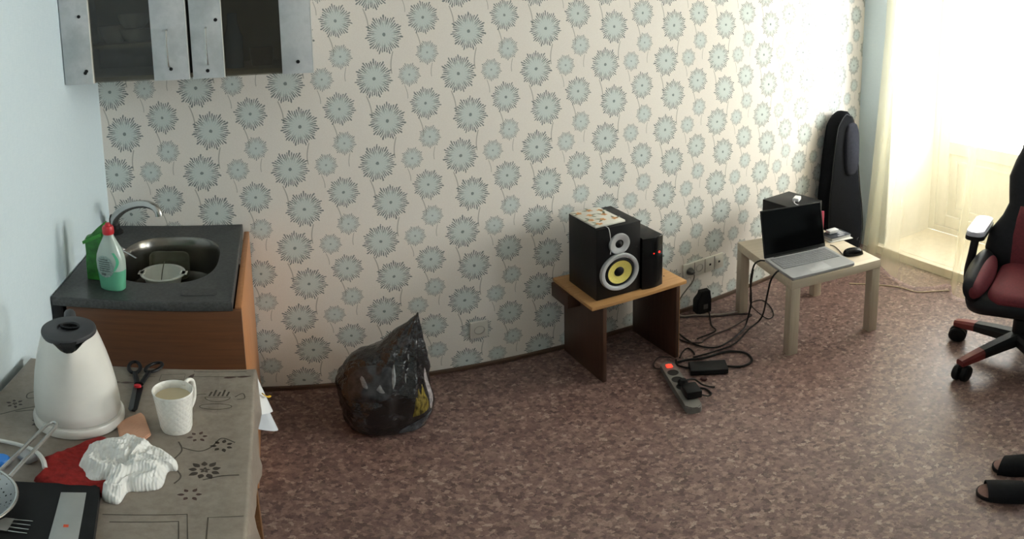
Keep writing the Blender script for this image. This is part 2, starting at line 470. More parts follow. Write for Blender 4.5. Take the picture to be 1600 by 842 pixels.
t = thing('steel_sink', 'dark steel lay-on sink with oval basin in the corner', 'sink', (-.385, 1.79, .80))
cx, cy, a_, b_ = -.362, 1.805, .158, .192
x0, x1, y0, y1 = -.632, -.141, 1.476, 2.112
ang = [2 * PI * i / 72 for i in range(72)]
for X, Y in ((x0, y0), (x1, y0), (x1, y1), (x0, y1)):
    A = math.atan2(Y - cy, X - cx) % (2 * PI)
    j = min(range(72), key=lambda i: abs(ang[i] - A)); ang[j] = A
def sup(A, s=1.0, n=2.7):
    c, s_ = math.cos(A), math.sin(A)
    r = (abs(c / a_) ** n + abs(s_ / b_) ** n) ** (-1 / n)
    return cx + r * c * s, cy + r * s_ * s
def rc(A):
    c, s_ = math.cos(A), math.sin(A)
    k = min((x1 - cx) / c if c > 1e-9 else 1e9, (x0 - cx) / c if c < -1e-9 else 1e9, (y1 - cy) / s_ if s_ > 1e-9 else 1e9, (y0 - cy) / s_ if s_ < -1e-9 else 1e9)
    return cx + k * c, cy + k * s_
def ringz(f, z): return [Vector((*f(A), z)) for A in ang]
bm = BM()
inset = lambda d: (lambda A: (min(max(rc(A)[0], x0 + d), x1 - d), min(max(rc(A)[1], y0 + d), y1 - d)))
loft(bm, [ringz(rc, .802), ringz(rc, .829), ringz(inset(.002), .8315), ringz(inset(.006), .832), ringz(inset(.012), .83), ringz(lambda A: sup(A, 1.06), .829), ringz(lambda A: sup(A, 1.02), .8275)], False, False)
part('sink_top', bm, M_steel, t, world=True)
bm = BM()
loft(bm, [ringz(lambda A: sup(A, 1.02), .8275), ringz(lambda A: sup(A, .985), .820), ringz(lambda A: sup(A, .96), .79), ringz(lambda A: sup(A, .93), .74), ringz(lambda A: sup(A, .86), .70), ringz(lambda A: sup(A, .72), .685), ringz(lambda A: sup(A, .2), .68)], False, True)
part('basin', bm, M_basin, t, world=True, label='polished dark steel bowl')
bm = BM(); lathe(bm, [(.028, .681), (.03, .6835), (.022, .6835), (.018, .6815), (.001, .6815)], 24, cx + .02, cy - .02); part('drain', bm, M_chrome, t, world=True)
bm = BM(); box(bm, -.634, -.604, 1.478, 1.60, .74, .812, .004); part('gap_shade_strip', bm, M_dark, t, world=True)  # black filler at the wall, its colour also stands for gap shade
bm = BM()
prism(bm, rrect(.10, .045, .012, 4, -.235, 1.545), .8292, .8312); part('soap_ledge', bm, M_steel, t, world=True)

t = thing('faucet', 'chrome faucet with curved spout behind the detergent bottle', 'faucet', (-.595, 2.04, .83))
bm = BM(); lathe(bm, [(.03, .8305), (.03, .84), (.02, .85), (.018, .89), (.014, .905)], 24, -.595, 2.035); part('base', bm, M_dark, t, world=True, label='black faucet base')
bm = BM(); tube(bm, [(-.593, 2.03, .875), (-.582, 2.01, .905), (-.545, 1.985, .945), (-.50, 1.96, .972), (-.455, 1.935, .985), (-.42, 1.915, .982), (-.404, 1.905, .968), (-.400, 1.902, .95)], lambda k: .0165 - .0035 * k, 14); part('spout', bm, M_chrome, t, world=True)

# containers lying in the basin
M_tub = simple('milky_plastic', '#d9dbd4', .35, var=.03)
M_lidp = thinglass('translucent_tub_plastic', (.75, .74, .66), .06, .42, lin('#8b8a78'), .2)
bx, by = -.395, 1.855
bm = BM(); lathe(bm, [(.045, .6865), (.05, .6865), (.066, .742), (.0745, .744), (.0745, .748), (.064, .748), (.049, .692), (.001, .692)], 40, bx, by)
for i in range(2):
    s = -1 if i else 1
    box(bm, bx + s * .069 - .012, bx + s * .069 + .012, by - .014, by + .014, .744, .748, .0015)
solo('white_bowl', bm, M_tub, 'white plastic bowl with two lugs lying in the sink basin', 'bowl')
bm = BM()
m = Matrix.Translation((-.385, 1.955, .735)) @ Matrix.Rotation(R(76), 4, 'X')
loft(bm, [[m @ Vector((x, y, 0)) for x, y in rrect(.13, .10, .022, 5)], [m @ Vector((x, y, .03)) for x, y in rrect(.138, .108, .024, 5)], [m @ Vector((x, y, .03)) for x, y in rrect(.132, .102, .022, 5)], [m @ Vector((x, y, .003)) for x, y in rrect(.124, .094, .02, 5)]])
solo('plastic_tub', bm, M_lidp, 'see-through square plastic tub leaning on the back of the sink basin', 'tub')
bm = BM(); tube(bm, [(-.402, 1.84, .70), (-.398, 1.862, .745), (-.394, 1.89, .775)], .0035, 8, flat=.5)
g = BM(); g.free()
lathe(bm, [(.001, .6985), (.011, .701), (.012, .703)], 14, -.403, 1.832)
solo('spoon', bm, simple('dull_spoon_steel', '#6b6a5e', .4, .8), 'dull metal spoon standing in the white bowl', 'spoon')
bm = BM()
tube(bm, [(-.53, 1.862, .8335), (-.50, 1.832, .8335), (-.462, 1.790, .833)], .0035, 8, flat=.5)
box(bm, -.012, .012, -.018, .018, 0, .0025, .001, 2, Matrix.Translation((-.537, 1.872, .832)) @ Matrix.Rotation(R(40), 4, 'Z'))
solo('table_knife', bm, M_chrome, 'steel cutlery handle poking out behind the detergent bottle', 'cutlery')

# dish soap
M_soapb = simple('clear_detergent_plastic', '#c3d3cb', .22, var=.03, trans=.25, coat=.3)
M_soapg = simple('green_detergent', '#6dbd9b', .18, var=.1, scale=14, coat=.4, trans=.15)
M_red = simple('red_plastic', '#c22a33', .35, var=.05)
t = thing('detergent_bottle', 'green dish soap bottle with red cap on the sink edge', 'bottle', (-.478, 1.565, .83), R(-14))
prof = [(.0, .035), (.004, .0375), (.03, .0385), (.07, .042), (.10, .0425), (.118, .040), (.143, .032), (.162, .023), (.178, .0155), (.186, .0145)]
def bot_ring(z, w, n=36): return [Vector((w * math.copysign(abs(math.cos(q)) ** .8, math.cos(q)), w * .66 * math.copysign(abs(math.sin(q)) ** .8, math.sin(q)), z)) for q in [2 * PI * i / n for i in range(n)]]
bm = BM(); loft(bm, [bot_ring(z, w) for z, w in prof[:4]], True, False); part('soap_filling', bm, M_soapg, t, 80, label='green liquid in the lower half')
bm = BM(); loft(bm, [bot_ring(z, w) for z, w in prof[3:]], False, True); part('upper_shell', bm, M_soapb, t, 80)
bm = BM(); lathe(bm, [(.0155, .186), (.0165, .188), (.0165, .206), (.014, .212), (.008, .213), (.007, .221), (.001, .222)], 20); part('cap', bm, M_red, t)
def wrap(pts, n_in=1.001):
    out = []
    for x, z in pts:
        w = next((w0 + (w1 - w0) * (z - z0) / (z1 - z0) for (z0, w0), (z1, w1) in zip(prof, prof[1:]) if z0 <= z <= z1), .03) * n_in
        c = max(-1, min(1, x / w)); q = math.acos(math.copysign(abs(c) ** 1.25, c))
        out.append(Vector((x, -(w * .66 * abs(math.sin(q)) ** .8) - .0006, z)))
    return out
def decal(name, rows, mat, parent, label=None):
    bm = BM(); rr = [wrap(r) for r in rows]; loft(bm, rr, False, False, False)
    return part(name, bm, mat, parent, 60, label=label)
def disc_rows(cx, cz, rx, rz, n=14, m=14):
    rows = []
    for i in range(n + 1):
        z = cz - rz * math.cos(PI * i / n); h = rx * math.sin(PI * i / n)
        rows.append([(cx - h + 2 * h * j / m, z) for j in range(m + 1)])
    return rows
lab = decal('paper_label', disc_rows(-.006, .085, .029, .037), simple('grey_label_print', '#8fa39c', .6, var=.35, scale=420, stretch=(.4, 1, 1)), t, 'grey round label with fine print')
bm = BM()
M_ink = simple('label_ink', '#3d4a47', .6)
for i in range(6):
    z = .108 - i * .0075; h = .017 if i else .012
    rr = [wrap([(-.006 - h + 2 * h * j / 6, z + dz) for j in range(7)]) for dz in (0, .0022)]
    loft(bm, [[p + Vector((0, -.0006, 0)) for p in r] for r in rr], False, False, False)
for i in range(9):
    x = -.018 + i * .0017
    loft(bm, [[p + Vector((0, -.0006, 0)) for p in wrap([(x, z), (x + (.0012 if i % 3 else .0007), z)])] for z in (.056, .063)], False, False, False)
part('label_lines', bm, M_ink, lab, 0)
decal('green_swoosh', [[(.020 + .012 * math.sin(PI * k / 12) + w, .072 + .06 * k / 12) for w in (-.003, .001, .004)] for k in range(13)], simple('green_swoosh_print', '#58b58e', .3), t)

# green pouch leaning beside it
t = thing('green_packet', 'bright green plastic packet leaning behind the detergent bottle', 'packet', (-.545, 1.625, .83), R(-8))
out = [(-.03, .0), (-.034, .05), (-.03, .10), (-.034, .135), (-.026, .148), (-.012, .155), (.012, .18), (.036, .20), (.048, .19), (.044, .12), (.046, .06), (.04, .0)]
bm = BM()
def pk(s, y0, wob): return [Vector((x * s + .004, y0 + .012 * (z / .2) + wob * math.sin(z * 70 + x * 60), .001 + z * (1 if s == 1 else .97) + (0 if s == 1 else .002))) for x, z in out]
loft(bm, [pk(.85, -.014, .002), pk(1, -.004, .001), pk(1, .004, .001), pk(.85, .014, .002)])
part('pouch', bm, simple('green_packet_film', '#2a7d29', .35, var=.45, scale=40, trans=.2, bmp=.5, bscale=60), t)
bm = BM(); loft(bm, [[Vector((-.028, -.012, .125)), Vector((.03, -.011, .155)), Vector((.03, .012, .155)), Vector((-.028, .012, .125))], [Vector((-.03, -.012, .135)), Vector((.03, -.011, .168)), Vector((.03, .012, .168)), Vector((-.03, .012, .135))]]); part('sealed_fold', bm, simple('darker_green_film', '#379431', .3, var=.2), t)

# ---------------------------------------------------------------- wall cabinet
def marble():
    m, nt, b = newmat('grey_marble_laminate')
    v = coords(nt, 'World'); n = tex_noise(nt, v, 7, 5, .65); n2 = tex_noise(nt, v, 18, 4)
    f = ramp(nt, n.outputs[0], [(.3, lin('#a6aaad')), (.45, lin('#bcbfc2')), (.55, lin('#cccdd0')), (.75, lin('#b2b4b9'))])
    f = mixc(nt, V(n2.outputs[0]) * .35, f, lin('#b3c3c1'))
    nt.links.new(f, b.inputs['Base Color']); b.inputs['Roughness'].default_value = .3
    return m
M_marb = marble()
M_inside = simple('dim_cabinet_board', '#877e6c', .6)
M_smoke = thinglass('smoked_cabinet_glass', (.62, .61, .57), .05)
M_edge = simple('white_edge_band', '#e8e6e0', .4)
t = thing('wall_cabinet', 'grey marbled wall cabinet with two smoked glass doors', 'cabinet', (-.257, 1.95, 1.455))
CZ0, CZ1 = 1.456, 2.16
bm = BM(); box(bm, -.634, -.618, 1.782, 2.118, CZ0, CZ1); part('side_panel', bm, M_marb, t, world=True)
bm = BM(); box(bm, .104, .12, 1.782, 2.118, CZ0, CZ1); part('side_panel', bm, M_marb, t, world=True)
bm = BM(); box(bm, -.618, .104, 1.782, 2.118, CZ0, CZ0 + .014); part('bottom_panel', bm, M_inside, t, world=True)
bm = BM(); box(bm, -.618, .104, 1.782, 2.118, CZ1 - .016, CZ1); part('top_panel', bm, M_marb, t, world=True)
bm = BM(); box(bm, -.618, .104, 2.108, 2.118, CZ0 + .014, CZ1 - .016); part('back_panel', bm, M_inside, t, world=True)
bm = BM(); box(bm, -.252, -.228, 1.782, 2.1, CZ0 + .014, CZ1 - .016); part('divider', bm, M_dark, t, world=True)
bm = BM(); box(bm, -.618, -.252, 1.82, 2.108, 1.56, 1.572); part('shelf', bm, simple('shelf_board', '#8f8468', .5), t, world=True)
bm = BM(); box(bm, -.228, .104, 1.82, 2.108, 1.80, 1.812); part('shelf', bm, M_inside, t, world=True)
for a, b1, b2, c, hx, scr in ((-.634, -.543, -.352, -.246, -.303, [(-.572, 1.672), (-.566, 1.488), (-.562, 1.494), (-.299, 1.487)]), (-.234, -.141, .03, .121, -.187, [(-.157, 1.632), (-.19, 1.476), (.077, 1.489)])):
    d = bpy.data.objects.new('door', None); col.objects.link(d); d.parent = t
    d['label'] = 'smoked glass door between two marbled stiles'
    bm = BM(); box(bm, a, b1, 1.76, 1.778, CZ0 - .004, CZ1 + .002, .001); part('stile', bm, M_marb, d, world=True)
    bm = BM(); box(bm, b2, c, 1.76, 1.778, CZ0 - .004, CZ1 + .002, .001); part('stile', bm, M_marb, d, world=True)
    bm = BM(); box(bm, b1, b1 + .0022, 1.7595, 1.778, CZ0 - .004, CZ1); box(bm, c, c + .0022, 1.7595, 1.778, CZ0 - .004, CZ1); part('edge_band', bm, M_edge, d, world=True)
    bm = BM(); box(bm, b1 + .002, b2, 1.767, 1.771, CZ0 - .002, CZ1); part('glass', bm, M_smoke, d, world=True)
    bm = BM(); tube(bm, [(hx, 1.761, 1.61), (hx, 1.742, 1.605), (hx, 1.736, 1.58), (hx, 1.734, 1.552), (hx, 1.736, 1.525), (hx, 1.742, 1.50), (hx, 1.761, 1.495)], .0035, 8); part('handle', bm, M_chrome, d, world=True)
    for x, z in scr:
        bm = BM(); lathe(bm, [(.0001, .0035), (.0048, .003), (.006, 0)], 10, mat=Matrix.Translation((x, 1.7602, z)) @ Matrix.Rotation(R(90), 4, 'X')); part('screw_cap', bm, M_dark, d, world=True)
M_dish = simple('pale_crockery', '#c9c8c0', .3); M_bluegl = simple('blue_tinted_glassware', '#5d7fa0', .15, trans=.4)
for i, (x, y, r, z, h, lb) in enumerate(((-.43, 1.93, .06, 1.572, .045, 'pale bowl on the left shelf behind smoked glass'), (-.44, 1.94, .055, 1.62, .05, 'pale bowl stacked on another behind smoked glass'), (-.52, 1.97, .05, 1.572, .06, 'small pale bowl at the left end of the cabinet shelf'))):
    bm = BM(); lathe(bm, [(r * .5, z), (r * .55, z), (r * .85, z + h * .4), (r, z + h), (r * .95, z + h), (r * .8, z + h * .45), (r * .4, z + .006), (.001, z + .006)], 28, x, y)
    solo('shelf_bowl', bm, M_dish, lb, 'bowl', 'bowls in the wall cabinet')
bm = BM(); lathe(bm, [(.026, 1.4702), (.028, 1.471), (.03, 1.56), (.031, 1.57), (.02, 1.60), (.016, 1.62), (.016, 1.65), (.001, 1.652)], 24, -.115, 1.87); solo('blue_bottle', bm, M_bluegl, 'bluish glass bottle behind the right smoked cabinet door', 'bottle')
bm = BM(); lathe(bm, [(.03, 1.4702), (.034, 1.471), (.04, 1.53), (.038, 1.53), (.032, 1.475), (.001, 1.475)], 24, -.03, 1.92); solo('shelf_cup', bm, simple('brown_cup_glaze', '#5c4a3c', .3), 'brownish cup beside the bluish bottle in the wall cabinet', 'cup')
# ---------------------------------------------------------------- table with oilcloth
TZT = .742
M_oil = None
def oilcloth():
    m, nt, b = newmat('printed_oilcloth')
    v = coords(nt, 'World'); n = tex_noise(nt, v, 9, 4); n2 = tex_noise(nt, v, 350, 2)
    f = mixc(nt, V(n.outputs[0]), lin('#857b70'), lin('#a1968a'))
    g = nt.nodes.new('ShaderNodeTexVoronoi'); g.inputs['Scale'].default_value = 7; nt.links.new(v, g.inputs['Vector'])
    s = nt.nodes.new('ShaderNodeSeparateColor'); nt.links.new(g.outputs['Color'], s.inputs[0])
    f = mixc(nt, V(s.outputs[0]) * .3, f, lin('#6c6259'))
    n5 = tex_noise(nt, v, 45, 4, .7); f = mixc(nt, .55, f, ramp(nt, n5.outputs[0], [(.3, (.62, .60, .58)), (.6, (1, 1, 1))]), 'MULTIPLY')
    nt.links.new(f, b.inputs['Base Color']); b.inputs['Roughness'].default_value = .38
    bump(nt, b, n2.outputs[0], .15, .001)
    return m
M_oil = oilcloth()
M_tabw = wood('brown_table_board', '#6f4a2c', '#85603d', 1, 14)
X0, X1, Y0, Y1 = -.612, -.082, .44, 1.262
t = thing('kitchen_table', 'brown wooden kitchen table under the printed oilcloth', 'table', ((X0 + X1) / 2, (Y0 + Y1) / 2, 0))
bm = BM(); box(bm, X0, X1, Y0, Y1, .715, .738, .002); part('table_top', bm, M_tabw, t, world=True)
for x in (X0 + .02, X1 - .055):
    for y in (Y0 + .02, Y1 - .055):
        bm = BM(); box(bm, x, x + .035, y, y + .035, 0, .714, .002); part('leg', bm, M_tabw, t, world=True)
for y in (Y0 + .03, Y1 - .05):
    bm = BM(); box(bm, X0 + .056, X1 - .056, y, y + .018, .64, .714, .001); part('apron', bm, M_tabw, t, world=True)
for x in (X0 + .03, X1 - .018):
    bm = BM(); box(bm, x, x + .018, Y0 + .056, Y1 - .056, .62, .714, .001); part('apron', bm, M_tabw, t, world=True)
# oilcloth: flat top, rolled edges, short drop with soft waves
cl = thing('oilcloth', 'grey beige printed oilcloth draped over the kitchen table', 'tablecloth', ((X0 + X1) / 2, (Y0 + Y1) / 2, .74))
bm = BM()
e = .004
def clring(off, z, wave=0):
    pts = []
    def side(ax, ay, bx, by, nx, ny, n, ph):
        for i in range(n):
            k = i / n; w = wave * (math.sin(k * ph) + .5 * math.sin(k * ph * 2.3 + 1)) * (min(k, 1 - k) * 4 if min(k, 1 - k) < .25 else 1)
            pts.append(Vector((ax + (bx - ax) * k + nx * w, ay + (by - ay) * k + ny * w, z)))
    xa, xb, ya, yb = X0 - off, X1 + off, Y0 - off, Y1 + off
    side(xa, ya, xb, ya, 0, -1, 10, 9)
    side(xb, ya, xb, yb, 1, 0, 26, 22)
    side(xb, yb, xa, yb, 0, 1, 18, 14)
    side(xa, yb, xa, ya, -1, 0, 20, 12)
    return pts
loft(bm, [clring(-.03, TZT), clring(-.004, TZT), clring(.001, TZT - .0015), clring(.003, TZT - .006), clring(.006, .70, .002), clring(.009, .655, .0045)], True, False)
part('cloth', bm, M_oil, cl, 70, world=True)
# the corner that sticks out, white underside
bm = BM()
cxx, cyy = X1 + .002, Y1 + .002
apex = Vector((cxx - .004, cyy - .004, TZT - .002))
def fold(pa, pb, pc, nn=10, w=.006):
    """a hanging cone between two creases"""
    rows = []
    for i in range(nn + 1):
        k = i / nn
        a = apex.lerp(Vector(pa), k); b = apex.lerp(Vector(pb), k); c = apex.lerp(Vector(pc), k)
        rows.append([(a * (1 - s) ** 2 + b * 2 * s * (1 - s) + c * s ** 2) + Vector((0, 0, 0)) for s in [j / 10 for j in range(11)]])
    loft(bm, rows, False, False, False)
fold((cxx - .002, cyy - .10, .66), (cxx + .075, cyy + .02, .57), (cxx - .03, cyy + .02, .60))
M_under = simple('white_cloth_backing', '#e6e8ea', .3, var=.04, scale=15)
part('corner_fold', bm, M_under, cl, 70, world=True, label='white glossy corner of the oilcloth')
bm = BM()
apex = Vector((cxx + .002, cyy - .01, .69))
fold((cxx - .004, cyy - .045, .56), (cxx + .075, cyy - .01, .50), (cxx + .005, cyy + .03, .53))
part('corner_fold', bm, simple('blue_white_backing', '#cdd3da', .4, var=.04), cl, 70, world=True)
bm = BM(); tube(bm, [(cxx + .012, cyy - .045, .690), (cxx + .022, cyy - .038, .672), (cxx + .028, cyy - .028, .668)], .0035, 6, flat=.4); part('yellow_motif', bm, simple('yellow_print', '#d7ab2c', .4), cl, world=True)
# flat print
M_pr = simple('brown_print', '#3f362f', .45, var=.2, scale=80); M_pr2 = simple('reddish_brown_print', '#54403a', .45, var=.2, scale=80); M_pr3 = simple('grey_line_print', '#4f483f', .45)
PZ = TZT + .0005
def pline(bm, pts, w, smooth=6):
    P = catmull([(p[0], p[1], PZ) for p in pts], smooth) if smooth else [Vector((p[0], p[1], PZ)) for p in pts]
    a, b = [], []
    for i, p in enumerate(P):
        d = (P[min(i + 1, len(P) - 1)] - P[max(i - 1, 0)]).normalized(); n = Vector((-d.y, d.x, 0))
        a.append(p + n * w / 2); b.append(p - n * w / 2)
    loft(bm, [a, b], False, False, False)
def petal(bm, c, a, r0, r1, w):
    pts = []
    for k in range(9):
        s = k / 8; rr = r0 + (r1 - r0) * s; h = w * math.sin(PI * s ** .8)
        pts.append((rr, h))
    poly = pts + [(x, -h) for x, h in pts[-2:0:-1]]
    ca, sa = math.cos(a), math.sin(a)
    bm.faces.new([bm.verts.new((c[0] + x * ca - y * sa, c[1] + x * sa + y * ca, PZ)) for x, y in poly])
def flower(bm, c, r, n=9, rot=0, core=True):
    for k in range(n): petal(bm, c, rot + 2 * PI * k / n, r * .42, r * (1 if k % 2 else .9), r * .17)
    if core:
        for k in range(5): petal(bm, c, rot + 2 * PI * k / 5, r * .03, r * .32, r * .09)
bm = BM()
bm.free()
for c, r_, n_, ro, co, mm in (((-.49, 1.137), .034, 9, 0, True, M_pr), ((-.154, .88), .03, 9, .3, True, M_pr), ((-.132, .959), .022, 7, .5, False, M_pr), ((-.56, 1.05), .02, 6, 0, True, M_pr), ((-.178, .989), .02, 6, .2, False, M_pr2), ((-.168, .806), .02, 6, .1, False, M_pr2), ((-.475, 1.0), .028, 8, .1, True, M_pr)):
    bm = BM(); flower(bm, c, r_, n_, ro, co); part('printed_blossom', bm, mm, cl, 0, world=True)
for c in (((-.154, .85), (-.125, .863), (-.098, .866)), ((-.2, .95), (-.17, .94), (-.15, .955), (-.135, .985), (-.11, .97)), ((-.197, .836), (-.19, .86), (-.21, .9), (-.2, .94), (-.21, .97)), ((-.57, 1.0), (-.53, 1.04), (-.49, 1.06), (-.45, 1.055)), ((-.545, 1.02), (-.5, 1.04), (-.46, 1.03), (-.44, .99)), ((-.53, 1.12), (-.55, 1.10), (-.545, 1.08), (-.53, 1.085))): bm = BM(); pline(bm, c, .0028); part('printed_stem', bm, M_pr3, cl, 0, world=True)
for c in (((-.283, .734), (-.165, .751), (-.152, .66), (-.24, .64)), ((-.268, .716), (-.174, .731), (-.165, .67)), ((-.13, .66), (-.135, .744), (-.086, .749))): bm = BM(); pline(bm, c, .0022, 0); part('printed_frame', bm, M_pr3, cl, 0, world=True)
for c in (((-.288, 1.205), (-.288, 1.232), (-.235, 1.239), (-.235, 1.215), (-.288, 1.205)), ((-.217, 1.255), (-.217, 1.25), (-.10, 1.25)), ((-.36, 1.22), (-.30, 1.222)), ((-.22, 1.228), (-.09, 1.228)), ((-.40, 1.185), (-.36, 1.187))): bm = BM(); pline(bm, c, .0018, 0); part('printed_line', bm, M_pr3, cl, 0, world=True)
c0 = (-.156, 1.102); bm = BM()
pline(bm, [(c0[0] + .032 * math.cos(q), c0[1] + .011 * math.sin(q)) for q in [2 * PI * i / 24 for i in range(25)]], .0016, 0)
c0 = (-.155, 1.14)
pline(bm, [(c0[0] + .026 * math.cos(q), c0[1] + .018 * math.sin(q)) for q in [PI + PI * i / 16 for i in range(17)]] + [(c0[0] - .026, c0[1])], .0016, 0)
for k in range(5): pline(bm, [(c0[0] - .018 + k * .009, c0[1] + .004), (c0[0] - .014 + k * .009, c0[1] + .022 + (k % 2) * .008)], .004, 0)
pline(bm, [(-.21, 1.135), (-.195, 1.15), (-.18, 1.152)], .002); pline(bm, [(-.12, 1.14), (-.105, 1.155), (-.1, 1.135), (-.115, 1.13)], .002)
part('printed_teacup', bm, M_pr3, cl, 0, world=True)
for x, y in ((-.40, 1.187), (-.37, 1.188), (-.12, 1.2255), (-.15, 1.2225)):
    bm = BM(); petal(bm, (x, y), .1, 0, .03, .004); part('printed_spoon', bm, M_pr2, cl, 0, world=True)
bm = BM(); petal(bm, (-.226, 1.214), 1.2, 0, .03, .005); part('printed_spoon', bm, M_pr2, cl, 0, world=True)

# ---------------------------------------------------------------- on the table
M_kwhite = simple('white_kettle_plastic', '#dedcd6', .32, var=.02, coat=.2)
M_kgrey = simple('grey_kettle_plastic', '#3b3c3f', .5, var=.1)
t = thing('electric_kettle', 'white electric kettle with dark grey lid on the oilcloth', 'kettle', (-.414, 1.033, TZT), R(0))
bm = BM(); lathe(bm, [(.084, .0005), (.089, .003), (.0895, .02), (.086, .026), (.078, .027)], 48); part('power_base', bm, M_kwhite, t)
SP = R(-72)   # the spout looks at the viewer
def kring(z, r, lip=0):
    out = []
    for i in range(48):
        q = 2 * PI * i / 48
        d = math.cos(q - SP); k = max(0, d) ** 14
        rr = r * (1 + .04 * max(0, -d) ** 3) + lip * k
        out.append(Vector((rr * math.cos(q), rr * math.sin(q), z - (.012 * k if lip > .01 else 0) + .0)))
    return out
bm = BM()
loft(bm, [kring(.028, .078), kring(.032, .083), kring(.06, .0835), (kring(.10, .081)), kring(.15, .075), kring(.19, .068, .004), kring(.22, .061, .012), kring(.243, .055, .02), kring(.25, .0535, .022), kring(.248, .0515, .02), kring(.235, .05, .012)], True, True)
part('body', bm, M_kwhite, t, 80)
bm = BM()
def lidring(z, s):
    return [Vector((s * .0535 * math.cos(q), s * (.0535 + .004 * max(0, math.sin(q + PI))) * math.sin(q), z)) for q in [2 * PI * i / 40 for i in range(40)]]
loft(bm, [lidring(.247, .97), lidring(.254, 1.0), lidring(.259, .98), lidring(.262, .9), lidring(.262, .42), lidring(.257, .38), lidring(.257, .1)], True, True)
lid = part('lid', bm, M_kgrey, t, 40)
bm = BM(); loft(bm, [circ(.02, .2575, 24, .002, .004, .011), circ(.02, .2635, 24, .002, .004, .011), circ(.016, .2635, 24, .002, .004, .008), circ(.015, .2578, 24, .002, .004, .007)], False, True); part('grip_recess', bm, M_dark, lid)
bm = BM()
d = Vector((math.cos(SP), math.sin(SP), 0)); n = Vector((-d.y, d.x, 0))
loft(bm, [[d * .045 + n * w + Vector((0, 0, .256)) for w in (-.017, -.008, .008, .017)], [d * .064 + n * w * .8 + Vector((0, 0, .252)) for w in (-.017, -.008, .008, .017)], [d * .071 + n * w * .55 + Vector((0, 0, .240)) for w in (-.017, -.008, .008, .017)], [d * .066 + n * w * .5 + Vector((0, 0, .228)) for w in (-.017, -.008, .008, .017)]], False, False, False)
part('spout_filter', bm, M_dark, t, 60)
bm = BM(); bk = -d
tube(bm, [bk * .05 + Vector((0, 0, .24)), bk * .085 + Vector((0, 0, .248)), bk * .112 + Vector((0, 0, .215)), bk * .115 + Vector((0, 0, .15)), bk * .10 + Vector((0, 0, .08)), bk * .078 + Vector((0, 0, .06))], .012, 10); part('handle', bm, M_kgrey, t)
# mug
def quilt():
    m, nt, b = newmat('white_quilted_china')
    tc = nt.nodes.new('ShaderNodeTexCoord'); sp = nt.nodes.new('ShaderNodeSeparateXYZ'); nt.links.new(tc.outputs['Object'], sp.inputs[0])
    a = V.op('ARCTAN2', V(sp.outputs[1]), V(sp.outputs[0])) * 9.0; z = V(sp.outputs[2]) * 330.0
    h = vmax(vabs(V.op('SINE', a + z * .5)), 0.0) * vabs(V.op('SINE', a - z * .5))
    b.inputs['Base Color'].default_value = lin('#e8e6e0') + (1,); b.inputs['Roughness'].default_value = .25
    bump(nt, b, h, .3, .002)
    return m
M_china = quilt()
t = thing('coffee_mug', 'white quilted china mug with beige drink on the oilcloth', 'mug', (-.2205, 1.017, TZT))
bm = BM(); lathe(bm, [(.024, .0005), (.0275, .001), (.030, .012), (.0325, .05), (.0355, .09), (.0378, .112), (.0385, .117), (.0375, .118), (.0355, .115), (.034, .10), (.031, .08)], 44, cap1=False); part('body', bm, M_china, t, 60)
bm = BM(); lathe(bm, [(.0334, .098), (.001, .098)], 32, cap0=False); part('drink', bm, simple('milky_tea', '#c9bb9c', .2, var=.02), t)
bm = BM(); hd = Vector((math.cos(R(62)), math.sin(R(62)), 0))
tube(bm, [hd * .034 + Vector((0, 0, .108)), hd * .05 + Vector((0, 0, .114)), hd * .063 + Vector((0, 0, .10)), hd * .063 + Vector((0, 0, .06)), hd * .05 + Vector((0, 0, .035)), hd * .031 + Vector((0, 0, .03))], .0045, 10); part('handle', bm, M_china, t)
# scissors
M_bk = simple('black_handle_plastic', '#18181a', .4, var=.2)
M_blade = simple('grey_blade_steel', '#6c6d6e', .35, .9)
t = thing('scissors', 'black handled scissors with red pivot lying behind the mug', 'scissors', (-.326, 1.165, TZT))
for cxs, cys, rx, ry, rt, tgt in ((-.353, 1.252, .013, .027, -14, (-.331, 1.178)), (-.309, 1.256, .014, .025, 28, (-.322, 1.178))):
    pts = []
    for i in range(16):
        q = 2 * PI * i / 16; x, y = rx * math.cos(q), ry * math.sin(q); c, s = math.cos(R(-rt)), math.sin(R(-rt))
        pts.append((cxs + x * c - y * s, cys + x * s + y * c, TZT + .0075))
    bm = BM(); tube(bm, pts, .0045, 8, 2, True); lp = part('finger_loop', bm, M_bk, t, world=True)
    bm = BM(); lo = min(pts, key=lambda p: p[1]); tube(bm, [lo, ((lo[0] + tgt[0]) / 2, (lo[1] + tgt[1]) / 2, TZT + .0075), (tgt[0], tgt[1], TZT + .007)], .006, 8, 4); part('shank', bm, M_bk, t, world=True)
bm = BM(); prism(bm, [(-.336, 1.172), (-.316, 1.172), (-.309, 1.08), (-.312, 1.070), (-.322, 1.072)], TZT + .001, TZT + .0042); part('blade', bm, M_bk, t, world=True, label='blackened upper blade')
bm = BM(); prism(bm, [(-.337, 1.172), (-.329, 1.172), (-.316, 1.076), (-.320, 1.066), (-.326, 1.075)], TZT + .0043, TZT + .0065); part('blade', bm, M_blade, t, world=True, label='bare steel blade edge')
bm = BM(); loft(bm, [circ(.0085, TZT + .0066, 16, -.327, 1.166, .006), circ(.0075, TZT + .0125, 16, -.327, 1.166, .005)]); part('pivot', bm, M_red, t, world=True, label='red pivot button')
